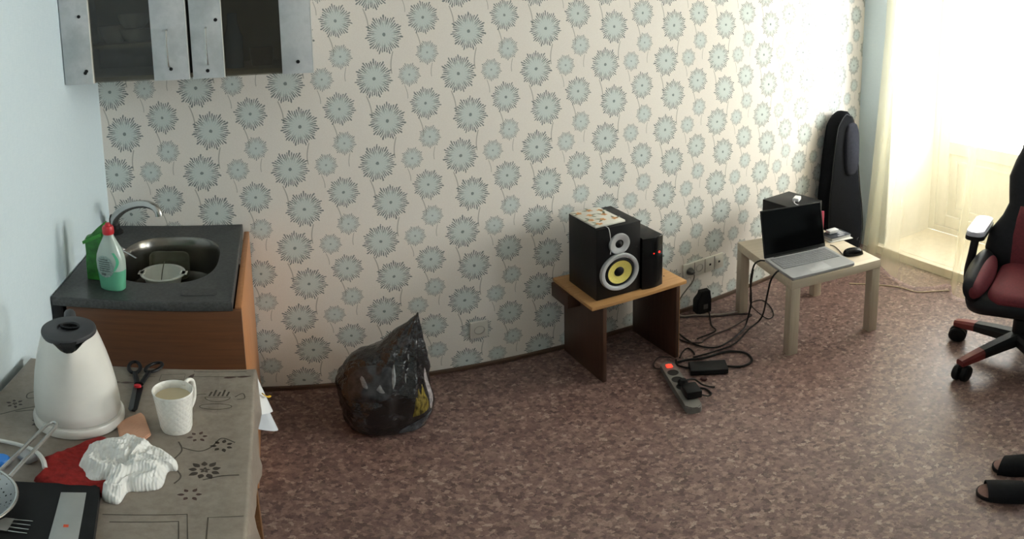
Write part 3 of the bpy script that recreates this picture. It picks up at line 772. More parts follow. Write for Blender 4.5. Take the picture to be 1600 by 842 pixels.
# pinkish sponge cloth
bm = BM(); prism(bm, [(-.333, 1.012), (-.318, 1.036), (-.298, 1.062), (-.288, 1.05), (-.262, .985), (-.27, .968), (-.31, .95)], TZT + .0005, TZT + .009); bmesh.ops.bevel(bm, geom=bm.edges[:], offset=.002, segments=2, affect='EDGES')
solo('sponge_cloth', bm, simple('peach_sponge', '#cf9f84', .9, var=.08, bmp=.4, bscale=180), 'peach sponge cloth between the kettle and the mug', 'cloth')
# crumpled cloths
def crumple(outline, h, seed, nr=26, na=96, base=TZT + .001, sharp=1.0, freq=16, top=.6, ctr=None):
    P = catmull([(x, y, 0) for x, y in outline] + [(outline[0][0], outline[0][1], 0)], 12)[:-1]
    c = Vector((sum(p.x for p in P) / len(P), sum(p.y for p in P) / len(P), 0)) if ctr is None else Vector((ctr[0], ctr[1], 0))
    bm = BM(); rows = []
    for i in range(nr + 1):
        rho = 1 - i / nr; ring = []
        for j in range(na):
            o = P[int(j * len(P) / na)]
            p = c.lerp(o, max(rho, .004))
            q = Vector((p.x * freq + seed, p.y * freq, seed * 1.7))
            q2 = q + .8 * Vector((noise.noise(q * .7), noise.noise(q * .7 + Vector((5, 1, 2))), 0))
            rid = 1 - abs(noise.noise(q2)) * 2.2; rid2 = 1 - abs(noise.noise(q2 * 2.3 + Vector((9, 2, 4)))) * 2; rid3 = 1 - abs(noise.noise(q2 * 5.1 + Vector((1, 8, 3)))) * 2
            prof_ = (1 - rho ** 7) ** .6
            z = prof_ * h * (top + (1 - top) * noise.noise(q * .5)) + prof_ * h * .42 * sharp * max(rid, -.3) + prof_ * h * .24 * sharp * rid2 + prof_ * h * .12 * sharp * rid3
            jx = .006 * noise.noise(q2 * 1.7) * prof_
            ring.append(Vector((p.x + jx, p.y - jx, base + max(z, 0))))
        rows.append(ring)
    loft(bm, [[Vector((v.x, v.y, base)) for v in rows[0]]] + rows[1:], True, True)
    return bm
M_redc = simple('red_terry_cloth', '#96231f', .95, var=.25, scale=90, bmp=.8, bscale=260)
def ribbed():
    m, nt, b = newmat('white_ribbed_cotton')
    v = coords(nt); w = nt.nodes.new('ShaderNodeTexWave'); w.inputs['Scale'].default_value = 60; w.inputs['Distortion'].default_value = 3; w.inputs['Detail'].default_value = 2; w.inputs['Detail Scale'].default_value = .3
    nt.links.new(v, w.inputs['Vector'])
    n = tex_noise(nt, v, 30); f = mixc(nt, V(n.outputs[0]), lin('#d9d9d5'), lin('#ecece9')); nt.links.new(f, b.inputs['Base Color']); b.inputs['Roughness'].default_value = .9
    bump(nt, b, w.outputs['Fac'], .45, .0015)
    return m
M_whc = ribbed()
bm = crumple([(-.415, .80), (-.408, .83), (-.425, .865), (-.395, .90), (-.372, .945), (-.35, .965), (-.318, .94), (-.29, .86), (-.285, .79), (-.33, .775), (-.375, .775)], .028, 3.1, sharp=.5, freq=13)
solo('red_cloth', bm, M_redc, 'dark red cloth crumpled under the white cloth', 'cloth', smooth=180)
bm = crumple([(-.355, .845), (-.36, .90), (-.352, .935), (-.318, .958), (-.268, .952), (-.235, .932), (-.205, .905), (-.198, .875), (-.212, .868), (-.215, .82), (-.245, .805), (-.262, .80), (-.268, .765), (-.295, .775), (-.29, .81), (-.325, .80)], .034, 7.7, 80, 260, sharp=1.05, freq=20, ctr=(-.285, .88))
for v in bm.verts: v.co.z += .0
solo('white_cloth', bm, M_whc, 'crumpled white cotton cloth heaped in front of the mug', 'cloth', smooth=180)
# flat black box with a grey panel
t = thing('flat_box', 'flat black box with a long grey panel at the table front', 'box', (-.351, .669, TZT), R(12.5))
bm = BM(); prism(bm, rrect(.15, .235, .014, 5, 0, 0), .001, .022); bmesh.ops.bevel(bm, geom=[e for e in bm.edges if abs(e.verts[0].co.z - e.verts[1].co.z) < 1e-5], offset=.0025, segments=2, affect='EDGES'); part('case', bm, simple('matt_black_case', '#171819', .5, var=.2), t)
bm = BM(); box(bm, .018, .056, -.105, .09, .0222, .0232, .0004); pn = part('grey_panel', bm, simple('light_grey_panel', '#a3a6a4', .35, .3, var=.05), t)
bm = BM(); box(bm, .033, .040, -.006, .001, .0233, .0236); part('red_mark', bm, simple('orange_mark', '#d9532f', .5), pn, label='small orange mark')
# strainer
t = thing('strainer', 'steel strainer with long wire loop handle at the table corner', 'strainer', (-.485, .668, TZT))
bm = BM(); rc_ = []
lathe(bm, [(.03, .006), (.045, .010), (.062, .026), (.082, .045), (.0955, .06)], 48, cap0=False, cap1=False)
def perforated():
    m, nt, b = newmat('perforated_steel'); out = nt.nodes['Material Output']
    tc = nt.nodes.new('ShaderNodeTexCoord'); v = nt.nodes.new('ShaderNodeTexVoronoi'); v.inputs['Scale'].default_value = 120; v.inputs['Randomness'].default_value = .15
    nt.links.new(tc.outputs['Object'], v.inputs['Vector'])
    b.inputs['Base Color'].default_value = (.45, .46, .46, 1); b.inputs['Metallic'].default_value = 1; b.inputs['Roughness'].default_value = .3
    f = lt(V(v.outputs['Distance']), .24)
    tr = nt.nodes.new('ShaderNodeBsdfTransparent'); mx = nt.nodes.new('ShaderNodeMixShader')
    nt.links.new(f.k, mx.inputs[0]); nt.links.new(b.outputs[0], mx.inputs[1]); nt.links.new(tr.outputs[0], mx.inputs[2]); nt.links.new(mx.outputs[0], out.inputs[0])
    return m
part('perforated_bowl', bm, perforated(), t, 80)
bm = BM(); lathe(bm, [(.022, .0008), (.034, .0008), (.034, .0065), (.022, .0065)], 32, cap0=False, cap1=False); bmesh.ops.contextual_create
part('foot_ring', bm, M_chrome, t, 60)
bm = BM(); tube(bm, [(.0965 * math.cos(q), .0965 * math.sin(q), .061) for q in [2 * PI * i / 28 for i in range(28)]], .0028, 8, 2, True); part('rim', bm, M_chrome, t)
bm = BM(); o = Vector((-.485, .668, TZT))
tube(bm, [Vector(p) - o for p in [(-.449, .757, .803), (-.445, .80, .804), (-.441, .87, .801), (-.436, .925, .799), (-.428, .938, .799), (-.419, .927, .799), (-.421, .87, .801), (-.425, .80, .804), (-.427, .747, .803)]], .004, 8, 5); part('handle', bm, M_chrome, t)
# fork lying on the box
t = thing('dinner_fork', 'steel dinner fork lying on the flat black box', 'fork', (-.40, .648, TZT + .0235))
zf = .0035 + TZT + .0225
bm = BM()
for a, b1 in (((-.388, .667), (-.360, .670)), ((-.386, .657), (-.359, .659)), ((-.384, .647), (-.357, .648)), ((-.382, .637), (-.355, .638))):
    tube(bm, [(a[0], a[1], zf), ((a[0] + b1[0]) / 2, (a[1] + b1[1]) / 2, zf + .001), (b1[0], b1[1], zf + .002)], lambda k: .0015 - .0007 * k, 6, 3)
part('tines', bm, M_chrome, t, world=True)
bm = BM(); prism(bm, [(-.387, .669), (-.383, .635), (-.397, .634), (-.405, .643), (-.408, .652), (-.400, .667)], zf - .0012, zf + .0012); part('head', bm, M_chrome, t, world=True)
bm = BM(); tube(bm, [(-.405, .648, zf), (-.43, .64, zf + .006), (-.46, .628, zf + .01), (-.49, .612, zf + .012)], lambda k: .003 + .003 * k, 8, 4, flat=.35); part('handle', bm, M_chrome, t, world=True)
# white lead with a plug
t = thing('white_lead', 'white kettle lead with a grey plug beside the red cloth', 'cable', (-.46, .88, TZT))
bm = BM(); tube(bm, [(-.60, .88, .748), (-.56, .897, .748), (-.52, .900, .750), (-.475, .892, .754), (-.44, .873, .762), (-.415, .845, .768), (-.402, .822, .766)], .0045, 8); part('cord', bm, simple('white_cord', '#d8d8d4', .45), t, world=True)
bm = BM(); box(bm, -.018, .018, -.012, .012, 0, .018, .005, 3, Matrix.Translation((-.452, .862, TZT + .0008)) @ Matrix.Rotation(R(-30), 4, 'Z')); part('plug', bm, simple('grey_plug_plastic', '#a9aaac', .5), t, world=True)
bm = BM(); lathe(bm, [(.0145, .0006), (.0165, .002), (.0165, .016), (.014, .019), (.001, .0195)], 24)
for i in range(24):
    q = 2 * PI * i / 24; box(bm, -.0006, .0006, -.0004, .0008, .003, .016, 0, 1, Matrix.Rotation(q, 4, 'Z') @ Matrix.Translation((0, .0164, 0)))
bmesh.ops.translate(bm, vec=(-.49, .835, TZT), verts=bm.verts[:])
solo('bottle_cap', bm, simple('bright_blue_plastic', '#2f86e0', .35), 'bright blue plastic cap at the left edge of the table', 'cap')
# ---------------------------------------------------------------- rubbish bag
def bagfilm():
    m, nt, b = newmat('black_bag_film')
    v = coords(nt, 'Object'); n = tex_noise(nt, v, 14, 4, .6); n2 = tex_noise(nt, v, 45, 3)
    f = ramp(nt, n.outputs[0], [(.35, lin('#111112')), (.55, lin('#1c1c1e')), (.68, lin('#38383b')), (.76, lin('#1e1d1f'))])
    nt.links.new(f, b.inputs['Base Color']); b.inputs['Roughness'].default_value = .17; b.inputs['Specular IOR Level'].default_value = .7
    bump(nt, b, V(n2.outputs[0]) + V(n.outputs[0]) * 2.0, .7, .008)
    return m
prof = [(.001, .19, .42, .11), (.02, .165, .45, .135), (.10, .149, .466, .15), (.17, .150, .462, .148), (.236, .157, .455, .135), (.285, .168, .451, .118), (.32, .19, .449, .10), (.345, .222, .447, .088), (.368, .275, .445, .07), (.395, .312, .443, .055), (.42, .34, .441, .042), (.45, .372, .439, .03), (.475, .40, .437, .02), (.50, .424, .433, .008), (.51, .429, .433, .004)]
rows = []
for i in range(len(prof) - 1):
    for k in range(8):
        s = k / 8; rows.append([a + (b - a) * s for a, b in zip(prof[i], prof[i + 1])])
rows.append(list(prof[-1]))
NB = 160; rings = []
for z, l, r_, d in rows:
    ring = []
    for j in range(NB):
        q = 2 * PI * j / NB; c, s = math.cos(q), math.sin(q)
        w = (r_ - l) / 2; x = (l + r_) / 2 + w * math.copysign(abs(c) ** .85, c)
        y = 1.862 + d * math.copysign(abs(s) ** .85, s)
        p = Vector((x * 11, y * 11, z * 7)); env = min(1, z / .03) * min(1, (.51 - z) / .05 + .15)
        f = .016 * noise.noise(p) + .010 * (abs(noise.noise(p * 2.1 + Vector((3, 7, 1)))) - .25)
        pk_ = Vector((.43, 1.862, .5)); a_r = math.atan2(x - pk_.x, pk_.z - z + .02)
        f += .006 * math.sin(a_r * 26 + 2 * noise.noise(p)) * min(1, max(0, (z - .1) / .15))
        f *= env
        ring.append(Vector((x + c * f * min(1, w / .08), y + s * f * min(1, d / .06), z + (.004 * noise.noise(p * 1.5) if .03 < z < .48 else 0))))
    rings.append(ring)
t = thing('rubbish_bag', 'full black plastic rubbish bag standing against the papered wall', 'bag', (.31, 1.862, 0))
bm = BM(); loft(bm, rings); part('bag_film', bm, bagfilm(), t, 180, world=True)
def fsurf(x, z, off):
    """a point of the bag's front at a given x and height"""
    zs = [sum(p.z for p in r) / NB for r in rings]
    i = max(0, min(len(rings) - 2, next((k for k in range(len(zs) - 1) if zs[k + 1] >= z), len(zs) - 2)))
    f = max(0, min(1, (z - zs[i]) / max(zs[i + 1] - zs[i], 1e-6)))
    row = [rings[i][k % NB].lerp(rings[i + 1][k % NB], f) for k in range(NB // 2, NB + 1)]
    k = next((k for k in range(len(row) - 1) if row[k + 1].x >= x), len(row) - 2)
    g = max(0, min(1, (x - row[k].x) / max(row[k + 1].x - row[k].x, 1e-6)))
    p = row[k].lerp(row[k + 1], g); d = p - Vector((.31, 1.862, p.z)); d.z = .02
    return p + d.normalized() * off
def patch(name, mat, out, off, label=None, n=8):
    P = catmull([(x, 0, z) for x, z in out + [out[0]]], 6)[:-1]
    c = sum(P, Vector()) / len(P); bm = BM()
    rg = [[fsurf(c.x + (p.x - c.x) * k / n, max(.012, c.z + (p.z - c.z) * k / n), off * (1 if k < n else .2)) for p in P] for k in range(n, 0, -1)]
    loft(bm, rg, False, True); part(name, bm, mat, t, 180, world=True, label=label)
patch('grey_contents', simple('grey_contents_film', '#333437', .2, var=.5, scale=30, bmp=.8, bscale=50), [(.172, .20), (.178, .27), (.205, .315), (.245, .335), (.29, .335), (.318, .32), (.31, .26), (.285, .225), (.23, .205)], .0022, 'grey contents showing through the film')
M_gl = simple('painted_glint_film', '#77787b', .2, var=.35, scale=60)  # highlights on the bag, painted as pale patches
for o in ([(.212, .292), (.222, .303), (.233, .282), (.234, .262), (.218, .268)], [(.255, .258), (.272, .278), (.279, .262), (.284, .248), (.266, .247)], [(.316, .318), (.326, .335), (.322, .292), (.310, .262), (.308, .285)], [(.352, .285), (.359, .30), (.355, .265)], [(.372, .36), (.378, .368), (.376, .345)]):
    patch('painted_glint', M_gl, o, .0034, n=3)
patch('yellow_wrapper', simple('yellow_wrapper_film', '#6b5d24', .25, var=.8, scale=38, bmp=.5, bscale=90, stretch=(3, 3, .7)), [(.366, .105), (.372, .15), (.379, .21), (.384, .185), (.392, .235), (.40, .205), (.409, .24), (.417, .20), (.425, .165), (.427, .13), (.395, .112)], .0022, 'yellow wrapper showing through the bag')
patch('white_wrapper', simple('white_wrapper_film', '#8f898a', .25, var=.5, scale=60, bmp=.4, bscale=90), [(.431, .29), (.441, .22), (.449, .15), (.444, .118), (.432, .118), (.430, .18), (.426, .25)], .0026, 'pale wrapper edge showing through the bag')
patch('grey_wrapper', simple('grey_wrapper_film', '#404347', .22, var=.6, scale=40, bmp=.6, bscale=60), [(.318, .014), (.325, .04), (.37, .065), (.435, .105), (.445, .075), (.41, .03), (.35, .014)], .0022, 'grey film showing low on the bag')

# ---------------------------------------------------------------- sockets
M_sock = simple('white_socket_plastic', '#cfccc4', .4, var=.03)
M_hole = simple('dark_socket_hole', '#2a2927', .6)
RX = Matrix.Rotation(R(90), 4, 'X')
def socket_face(parent, x, z, y, plugged=False, r=.021):
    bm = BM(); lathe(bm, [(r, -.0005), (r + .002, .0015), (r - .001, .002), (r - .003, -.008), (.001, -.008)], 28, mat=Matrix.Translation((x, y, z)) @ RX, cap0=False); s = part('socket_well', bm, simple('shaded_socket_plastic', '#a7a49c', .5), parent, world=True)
    for dx in (-.0095, .0095):
        bm = BM(); lathe(bm, [(.0028, -.0078), (.0028, -.0068), (.0001, -.0068)], 10, mat=Matrix.Translation((x + dx, y, z)) @ RX); part('pin_hole', bm, M_hole, s, world=True)
t = thing('wall_socket', 'single white wall socket low on the dandelion wallpaper', 'socket', (.733, 2.12, .22))
bm = BM(); box(bm, .6955, .770, 2.108, 2.1195, .172, .262, .004, 3); part('cover_plate', bm, M_sock, t, world=True)
socket_face(t, .733, .217, 2.107)
t = thing('socket_strip', 'white four gang wall socket strip between the two low tables', 'socket', (1.88, 2.12, .25))
bm = BM(); box(bm, 1.752, 2.012, 2.107, 2.1195, .207, .296, .004, 3); part('cover_plate', bm, M_sock, t, world=True)
for i, x in enumerate((1.786, 1.850)): socket_face(t, x, .252, 2.106)
for x in (1.918, 1.978):
    bm = BM(); box(bm, x - .022, x + .022, 2.1045, 2.1065, .227, .277, .001); ins = part('insert', bm, M_sock, t, world=True)
    bm = BM(); box(bm, x - .006, x + .006, 2.1035, 2.1044, .246, .258); part('jack_hole', bm, M_hole, ins, world=True)
for x in (1.818, 1.886, 1.948):
    bm = BM(); box(bm, x - .0008, x + .0008, 2.1055, 2.107, .21, .293); part('joint', bm, M_hole, t, world=True)
t = thing('mains_plug', 'dark plug with its lead in the left socket of the wall strip', 'plug', (1.786, 2.09, .252))
bm = BM(); lathe(bm, [(.019, 0), (.019, .010), (.014, .022), (.008, .03), (.001, .031)], 20, mat=Matrix.Translation((1.786, 2.104, .252)) @ RX); part('plug_body', bm, simple('dark_grey_plug', '#4a4947', .5), t, world=True)
bm = BM(); tube(bm, [(1.786, 2.076, .250), (1.783, 2.066, .235), (1.772, 2.07, .20), (1.752, 2.08, .165), (1.725, 2.085, .13), (1.70, 2.085, .09), (1.675, 2.07, .04), (1.66, 2.05, .008)], .0032, 7); part('lead', bm, simple('grey_lead', '#5d5952', .5), t, world=True)

# ---------------------------------------------------------------- speaker stool
M_top = wood('honey_board', '#a37848', '#b98d5c', 0, 12); M_dkw = wood('dark_brown_board', '#3a251a', '#4b3123', 2, 12)
t = thing('speaker_stool', 'low wooden stool with dark side panels under the loudspeaker', 'stool', (1.285, 1.945, 0))
bm = BM(); box(bm, 1.058, 1.505, 1.79, 2.108, .401, .418, .0015); part('seat_board', bm, M_top, t, world=True, label='honey coloured top board')
bm = BM(); box(bm, 1.105, 1.121, 1.79, 2.10, 0, .4005, .001); part('side_panel', bm, M_dkw, t, world=True)
bm = BM(); box(bm, 1.452, 1.468, 1.79, 2.10, 0, .4005, .001); part('side_panel', bm, M_dkw, t, world=True)
bm = BM(); box(bm, 1.468, 1.4695, 1.789, 1.80, .002, .40); part('edge_band', bm, M_top, t, world=True)
bm = BM(); box(bm, 1.121, 1.452, 2.08, 2.096, .25, .40, .001); part('rear_board', bm, M_dkw, t, world=True)
bm = BM(); box(bm, 1.048, 1.105, 1.96, 2.10, .33, .4005, .001); part('side_rail', bm, M_dkw, t, world=True)
bm = BM(); lathe(bm, [(.0045, .4182), (.004, .4188), (.0001, .4188)], 10, 1.455, 1.88); part('screw_hole', bm, M_hole, t, world=True)
# loudspeaker
M_spk = simple('black_ash_vinyl', '#121213', .42, var=.25, scale=60, stretch=(1, 1, .2)); M_silver = simple('brushed_silver_trim', '#c6c8ca', .38, .4, var=.08)
M_yel = simple('yellow_woven_cone', '#d6c768', .6, var=.15, scale=260); M_rub = simple('black_rubber', '#0f0f10', .6)
t = thing('loudspeaker', 'black loudspeaker with yellow cone and silver trim on the stool', 'speaker', (1.2, 1.94, .4185))
bm = BM(); box(bm, 1.10, 1.30, 1.83, 2.045, .4192, .75, .003); part('cabinet', bm, M_spk, t, world=True)
def dr(name, prof_, x, z, mat, par, lab=None, n=48):
    bm = BM(); lathe(bm, prof_, n, mat=Matrix.Translation((x, 1.83, z)) @ RX, cap0=False, cap1=False); return part(name, bm, mat, par, 50, world=True, label=lab)
wf = dr('woofer_trim', [(.0865, 0), (.0865, .008), (.084, .013), (.076, .014), (.068, .010), (.066, .001)], 1.2, .537, M_silver, t, 'silver trim ring')
dr('surround', [(.0665, .004), (.062, .009), (.056, .010), (.0525, .008)], 1.2, .537, M_rub, wf)
dr('cone', [(.0535, .009), (.04, .006), (.026, .0025), (.018, .002)], 1.2, .537, M_yel, wf, 'yellow woven cone')
dr('dust_cap', [(.0225, .002), (.017, .006), (.008, .0085), (.0001, .009)], 1.2, .537, M_rub, wf)
tw = dr('tweeter_trim', [(.046, 0), (.046, .005), (.044, .009), (.034, .010), (.022, .004), (.017, .0035)], 1.2, .668, M_silver, t, 'silver tweeter plate')
dr('tweeter_dome', [(.019, .0035), (.014, .005), (.013, .0045), (.009, .0085), (.0001, .011)], 1.2, .668, M_rub, tw)
# booklet on it
t = thing('booklet', 'small booklet with orange flower cover on top of the loudspeaker', 'book', (1.17, 1.945, .7505), R(2))
bm = BM(); box(bm, -.068, .068, -.098, .09, .0005, .009, .0015); bk = part('cover', bm, simple('white_cover_card', '#d8d5cb', .5, var=.03), t)
random.seed(4)
bmo, bmg = BM(), BM(); PZ_ = .0094
def pet2(bm, c, a, L, w):
    poly = [(L * s, w * math.sin(PI * s)) for s in [k / 6 for k in range(7)]]; poly = poly + [(x, -h) for x, h in poly[-2:0:-1]]
    bm.faces.new([bm.verts.new((c[0] + x * math.cos(a) - y * math.sin(a), c[1] + x * math.sin(a) + y * math.cos(a), PZ_ + .0003 * (bm is bmo))) for x, y in poly])
for c in ((-.045, .06), (.01, .068), (.048, .05), (-.02, .02), (.035, 0), (-.045, -.03), (.0, -.045), (.045, -.06), (-.04, -.08)):
    for k in range(5): pet2(bmo, c, k * 1.257 + random.random(), .015, .0055)
    a = random.random() * 6
    for k in range(2): pet2(bmg, c, a + k * 1.2, .034, .005)
part('orange_blossoms', bmo, simple('orange_print', '#e0a670', .5, var=.25, scale=90), bk); part('green_leaves', bmg, simple('dark_green_print', '#76826c', .5, var=.2), bk)
bm = BM(); tube(bm, [(-.03, -.097, .006), (-.026, -.105, .004), (-.022, -.119, -.006), (-.016, -.121, -.05), (-.014, -.121, -.09), (-.017, -.121, -.12)], .0016, 6); part('ribbon', bm, simple('white_ribbon', '#d9d9d9', .5), t)
# black box with two red lights
t = thing('speaker_amplifier', 'black glossy box with two red lights beside the loudspeaker', 'amplifier', (1.353, 1.93, .4185))
bm = BM()
def ab(z): return [Vector((1.304 + .099 * k / 10, 1.822 - .010 * math.sin(PI * k / 10), z)) for k in range(11)] + [Vector((1.403, 2.04, z)), Vector((1.304, 2.04, z))]
def sh(r, s, z): c = Vector((1.353, 1.93, 0)); return [Vector((c.x + (p.x - c.x) * s, c.y + (p.y - c.y) * s, z)) for p in r]
loft(bm, [ab(.4192), ab(.660), sh(ab(.664), .985, .6635), sh(ab(.666), .95, .665)]); part('case', bm, simple('glossy_black_case', '#0d0d0e', .18, var=.2), t, 30, world=True)
for x in (1.353, 1.381):
    bm = BM(); lathe(bm, [(.0048, 0), (.0048, .003), (.0001, .0045)], 12, mat=Matrix.Translation((x, 1.8155 + .002 * abs(x - 1.35) / .03, .588)) @ RX); part('indicator_light', bm, simple('red_indicator', '#ff2418', .3, emit=2.2), t, world=True, label='glowing red light')

# ---------------------------------------------------------------- low birch table
M_birch = wood('pale_birch_veneer', '#bcae9a', '#cbbea9', 0, 10, .4); M_birchl = wood('pale_birch_leg', '#aa9d8b', '#b9ac99', 2, 10, .4)
LT = R(-18)
t = thing('birch_side_table', 'pale birch side table carrying the laptop', 'table', (2.115, 1.657, 0), LT)
LW, LD, LZ = .2365, .25, .42
bm = BM(); box(bm, -LW, LW, -LD, LD, LZ - .045, LZ, .0015); part('table_top', bm, M_birch, t)
for sx in (-1, 1):
    for sy in (-1, 1):
        bm = BM(); box(bm, min(sx * LW, sx * (LW - .045)), max(sx * LW, sx * (LW - .045)), min(sy * LD, sy * (LD - .045)), max(sy * LD, sy * (LD - .045)), 0, LZ - .0455, .0015); part('leg', bm, M_birchl, t)
# laptop
M_alu = simple('silver_laptop_shell', '#a6a7a9', .35, .35, var=.03); M_key = simple('grey_key_plastic', '#7e8083', .5, var=.05)
t = thing('laptop', 'open silver laptop with dark screen on the birch table', 'laptop', (2.008, 1.556, LZ), R(-17.5))
bm = BM(); prism(bm, rrect(.328, .236, .012, 4), .003, .017); bmesh.ops.bevel(bm, geom=[e for e in bm.edges if abs(e.verts[0].co.z - e.verts[1].co.z) < 1e-5], offset=.0015, segments=1, affect='EDGES'); bs = part('base', bm, M_alu, t)
bm = BM(); box(bm, -.160, .160, -.114, .112, .0004, .0029, .001); part('underside', bm, M_dark, bs)
bm = BM(); box(bm, -.148, .148, -.022, .094, .0171, .0174); kb = part('keyboard_well', bm, simple('dark_key_gap', '#55575a', .6), t)
bm = BM()
for r_ in range(6):
    for c in range(19):
        if r_ == 0 and 4 <= c <= 8:
            if c > 4: continue
            box(bm, -.145 + c * .0154, -.145 + 8 * .0154 + .0132, -.02 + r_ * .019, -.02 + r_ * .019 + .016, .0175, .0192); continue
        box(bm, -.145 + c * .0154, -.145 + c * .0154 + .0132, -.02 + r_ * .019, -.02 + r_ * .019 + (.016 if r_ < 5 else .011), .0175, .0192)
k_ = part('keys', bm, M_key, kb, 0); k_['kind'] = 'stuff'
bm = BM(); box(bm, -.055, .045, -.105, -.035, .0171, .0176, .0002); part('touchpad', bm, simple('touchpad_silver', '#b2b3b5', .3, .3), t)
lm = Matrix.Translation((0, .113, .017)) @ Matrix.Rotation(R(-13), 4, 'X')
bm = BM(); box(bm, -.164, .164, 0, .007, 0, .238, .002, 2, lm); ld = part('lid', bm, M_dark, t)
bm = BM(); box(bm, -.158, .158, -.0008, -.0001, .018, .232, 0, 1, lm); part('screen', bm, simple('switched_off_screen', '#08090a', .12), ld, label='black switched off screen')
bm = BM(); tube(bm, [(-.12, .112, .018), (.12, .112, .018)], .004, 10, 0); part('hinge', bm, M_dark, t)
# mouse
t = thing('computer_mouse', 'black computer mouse on the corner of the birch table', 'mouse', (2.232, 1.478, LZ), R(62))
bm = BM()
rings = []
for k in range(9):
    q = k / 8 * PI / 2; s = math.cos(q) ** .55 if k < 8 else .02; z = .034 * math.sin(q)
    rings.append([Vector((.031 * s * math.cos(a) * (1 - .12 * math.cos(a * 2)), .051 * s * math.sin(a) + .004 * z / .03, .0012 + z)) for a in [2 * PI * i / 32 for i in range(32)]])
loft(bm, rings); part('shell', bm, simple('glossy_black_shell', '#0e0e10', .2, var=.2), t, 80)
bm = BM(); lathe(bm, [(.008, -.003), (.0085, 0), (.008, .003)], 16, mat=Matrix.Translation((0, .028, .0285)) @ Matrix.Rotation(R(90), 4, 'Y')); part('scroll_wheel', bm, M_rub, t)
bm = BM(); tube(bm, [(2.190, 1.501, LZ + .01), (2.196, 1.515, LZ + .004), (2.225, 1.555, LZ + .0035), (2.250, 1.60, LZ + .0035), (2.250, 1.625, LZ + .0035)], .0022, 6); part('lead', bm, M_dark, t, world=True)
# second box behind the laptop with white adapter
t = thing('subwoofer_box', 'plain black speaker box standing behind the laptop screen', 'speaker', (2.24, 1.862, LZ))
bm = BM(); box(bm, -.1, .1, -.11, .11, .0225, .2, .003); part('cabinet', bm, M_spk, t)
for x in (-.08, .08):
    for y in (-.09, .03):
        bm = BM(); lathe(bm, [(.012, .0008), (.014, .002), (.014, .0224)], 14, x, y); part('foot', bm, M_rub, t)
M_wht = simple('white_adapter_plastic', '#e6e6e8', .35, var=.02)
t = thing('usb_adapter', 'small white adapter with a short lead on the black speaker box', 'adapter', (2.245, 1.838, LZ + .2), R(25))
bm = BM(); box(bm, -.026, .026, -.016, .016, .0006, .022, .005, 3); part('adapter_body', bm, M_wht, t)
bm = BM(); box(bm, .026, .036, -.010, .010, .006, .016, .001); part('connector', bm, M_chrome, t)
bm = BM(); tube(bm, [(-.026, 0, .010), (-.045, .002, .006), (-.065, -.016, .0035), (-.075, -.035, .0035), (-.082, -.05, .0035)], .0025, 7); part('lead', bm, M_wht, t)
# papers at the right back of the table
mz = LZ
t = thing('magazine', 'thin white booklet under the dark magazine on the birch table', 'magazine', (2.355, 1.672, LZ), R(-20))
bm = BM(); box(bm, -.065, .07, -.055, .05, .0006, .004, .0005); part('pages', bm, simple('white_paper_edge', '#d5d3ce', .6), t)
t = thing('magazine', 'dark picture magazine on the pile behind the mouse', 'magazine', (2.36, 1.675, LZ + .0042), R(-14))
bm = BM(); box(bm, -.06, .062, -.045, .045, .0004, .014, .0015); part('pages', bm, simple('pale_page_block', '#b9b8b8', .6, var=.15, scale=200), t)
bm = BM(); box(bm, -.062, .064, -.046, .046, .0141, .0155, .0004); part('cover', bm, simple('dark_picture_cover', '#2b2f3a', .3, var=.9, scale=25), t)
bm = BM(); box(bm, .012, .05, -.02, .03, .0157, .0160); box(bm, -.01, .03, -.038, -.024, .0157, .016); part('cover_picture', bm, simple('pale_cover_picture', '#9a9ba0', .4, var=.3, scale=80), t)
bm = BM(); box(bm, -.03, .03, -.016, .016, .0005, .02, .003, 2, Matrix.Translation((2.36, 1.695, LZ + .0205)) @ Matrix.Rotation(R(-12), 4, 'Z'))
solo('white_carton', bm, simple('white_card', '#cfcfd2', .5, var=.03), 'small white carton on the dark magazine', 'carton')
bm = BM(); box(bm, -.016, .016, -.006, .006, .0004, .145, .0015, 2, Matrix.Translation((2.318, 1.738, LZ)) @ Matrix.Rotation(R(-10), 4, 'Z'))
solo('red_carton', bm, simple('crimson_card', '#9d2440', .45, var=.15), 'narrow crimson carton standing by the black speaker box', 'carton')

# ---------------------------------------------------------------- guitar bag in the corner
L = [(2.868, 1.0), (2.82, .985), (2.775, .955), (2.746, .925), (2.728, .86), (2.717, .804), (2.70, .70), (2.694, .606), (2.68, .50), (2.672, .402), (2.667, .30), (2.672, .18), (2.69, .09), (2.73, .03), (2.79, .004)]
Rr_ = [(3.0, .004), (3.05, .03), (3.08, .08), (3.10, .16), (3.103, .236), (3.09, .36), (3.065, .477), (3.052, .59), (3.039, .704), (3.022, .80), (3.003, .89), (2.985, .94), (2.96, .975), (2.92, .998)]
outl = [(2.876 + (x - 2.885) * (.84 - .16 * max(0, (z - .5) / .5)) + .014 * max(0, (z - .5) / .5), z) for x, z in L + Rr_]
t = thing('guitar_bag', 'black padded guitar bag standing in the corner by the curtain', 'bag', (2.885, 2.02, 0))
def gb(s, y):
    c = (2.885, .48)
    return [Vector((c[0] + (x - c[0]) * s, y + .05 * (z - .5), max(.001, c[1] + (z - c[1]) * (1 - (1 - s) * .55)))) for x, z in outl]
M_case = simple('black_nylon', '#0e0f12', .9, var=.25, scale=80, bmp=.3, bscale=300, spec=.1)
bm = BM(); loft(bm, [gb(.84, 1.975), gb(.95, 1.982), gb(1, 1.998), gb(1, 2.045), gb(.95, 2.065), gb(.86, 2.07)]); part('shell', bm, M_case, t, 60, world=True)
bm = BM()
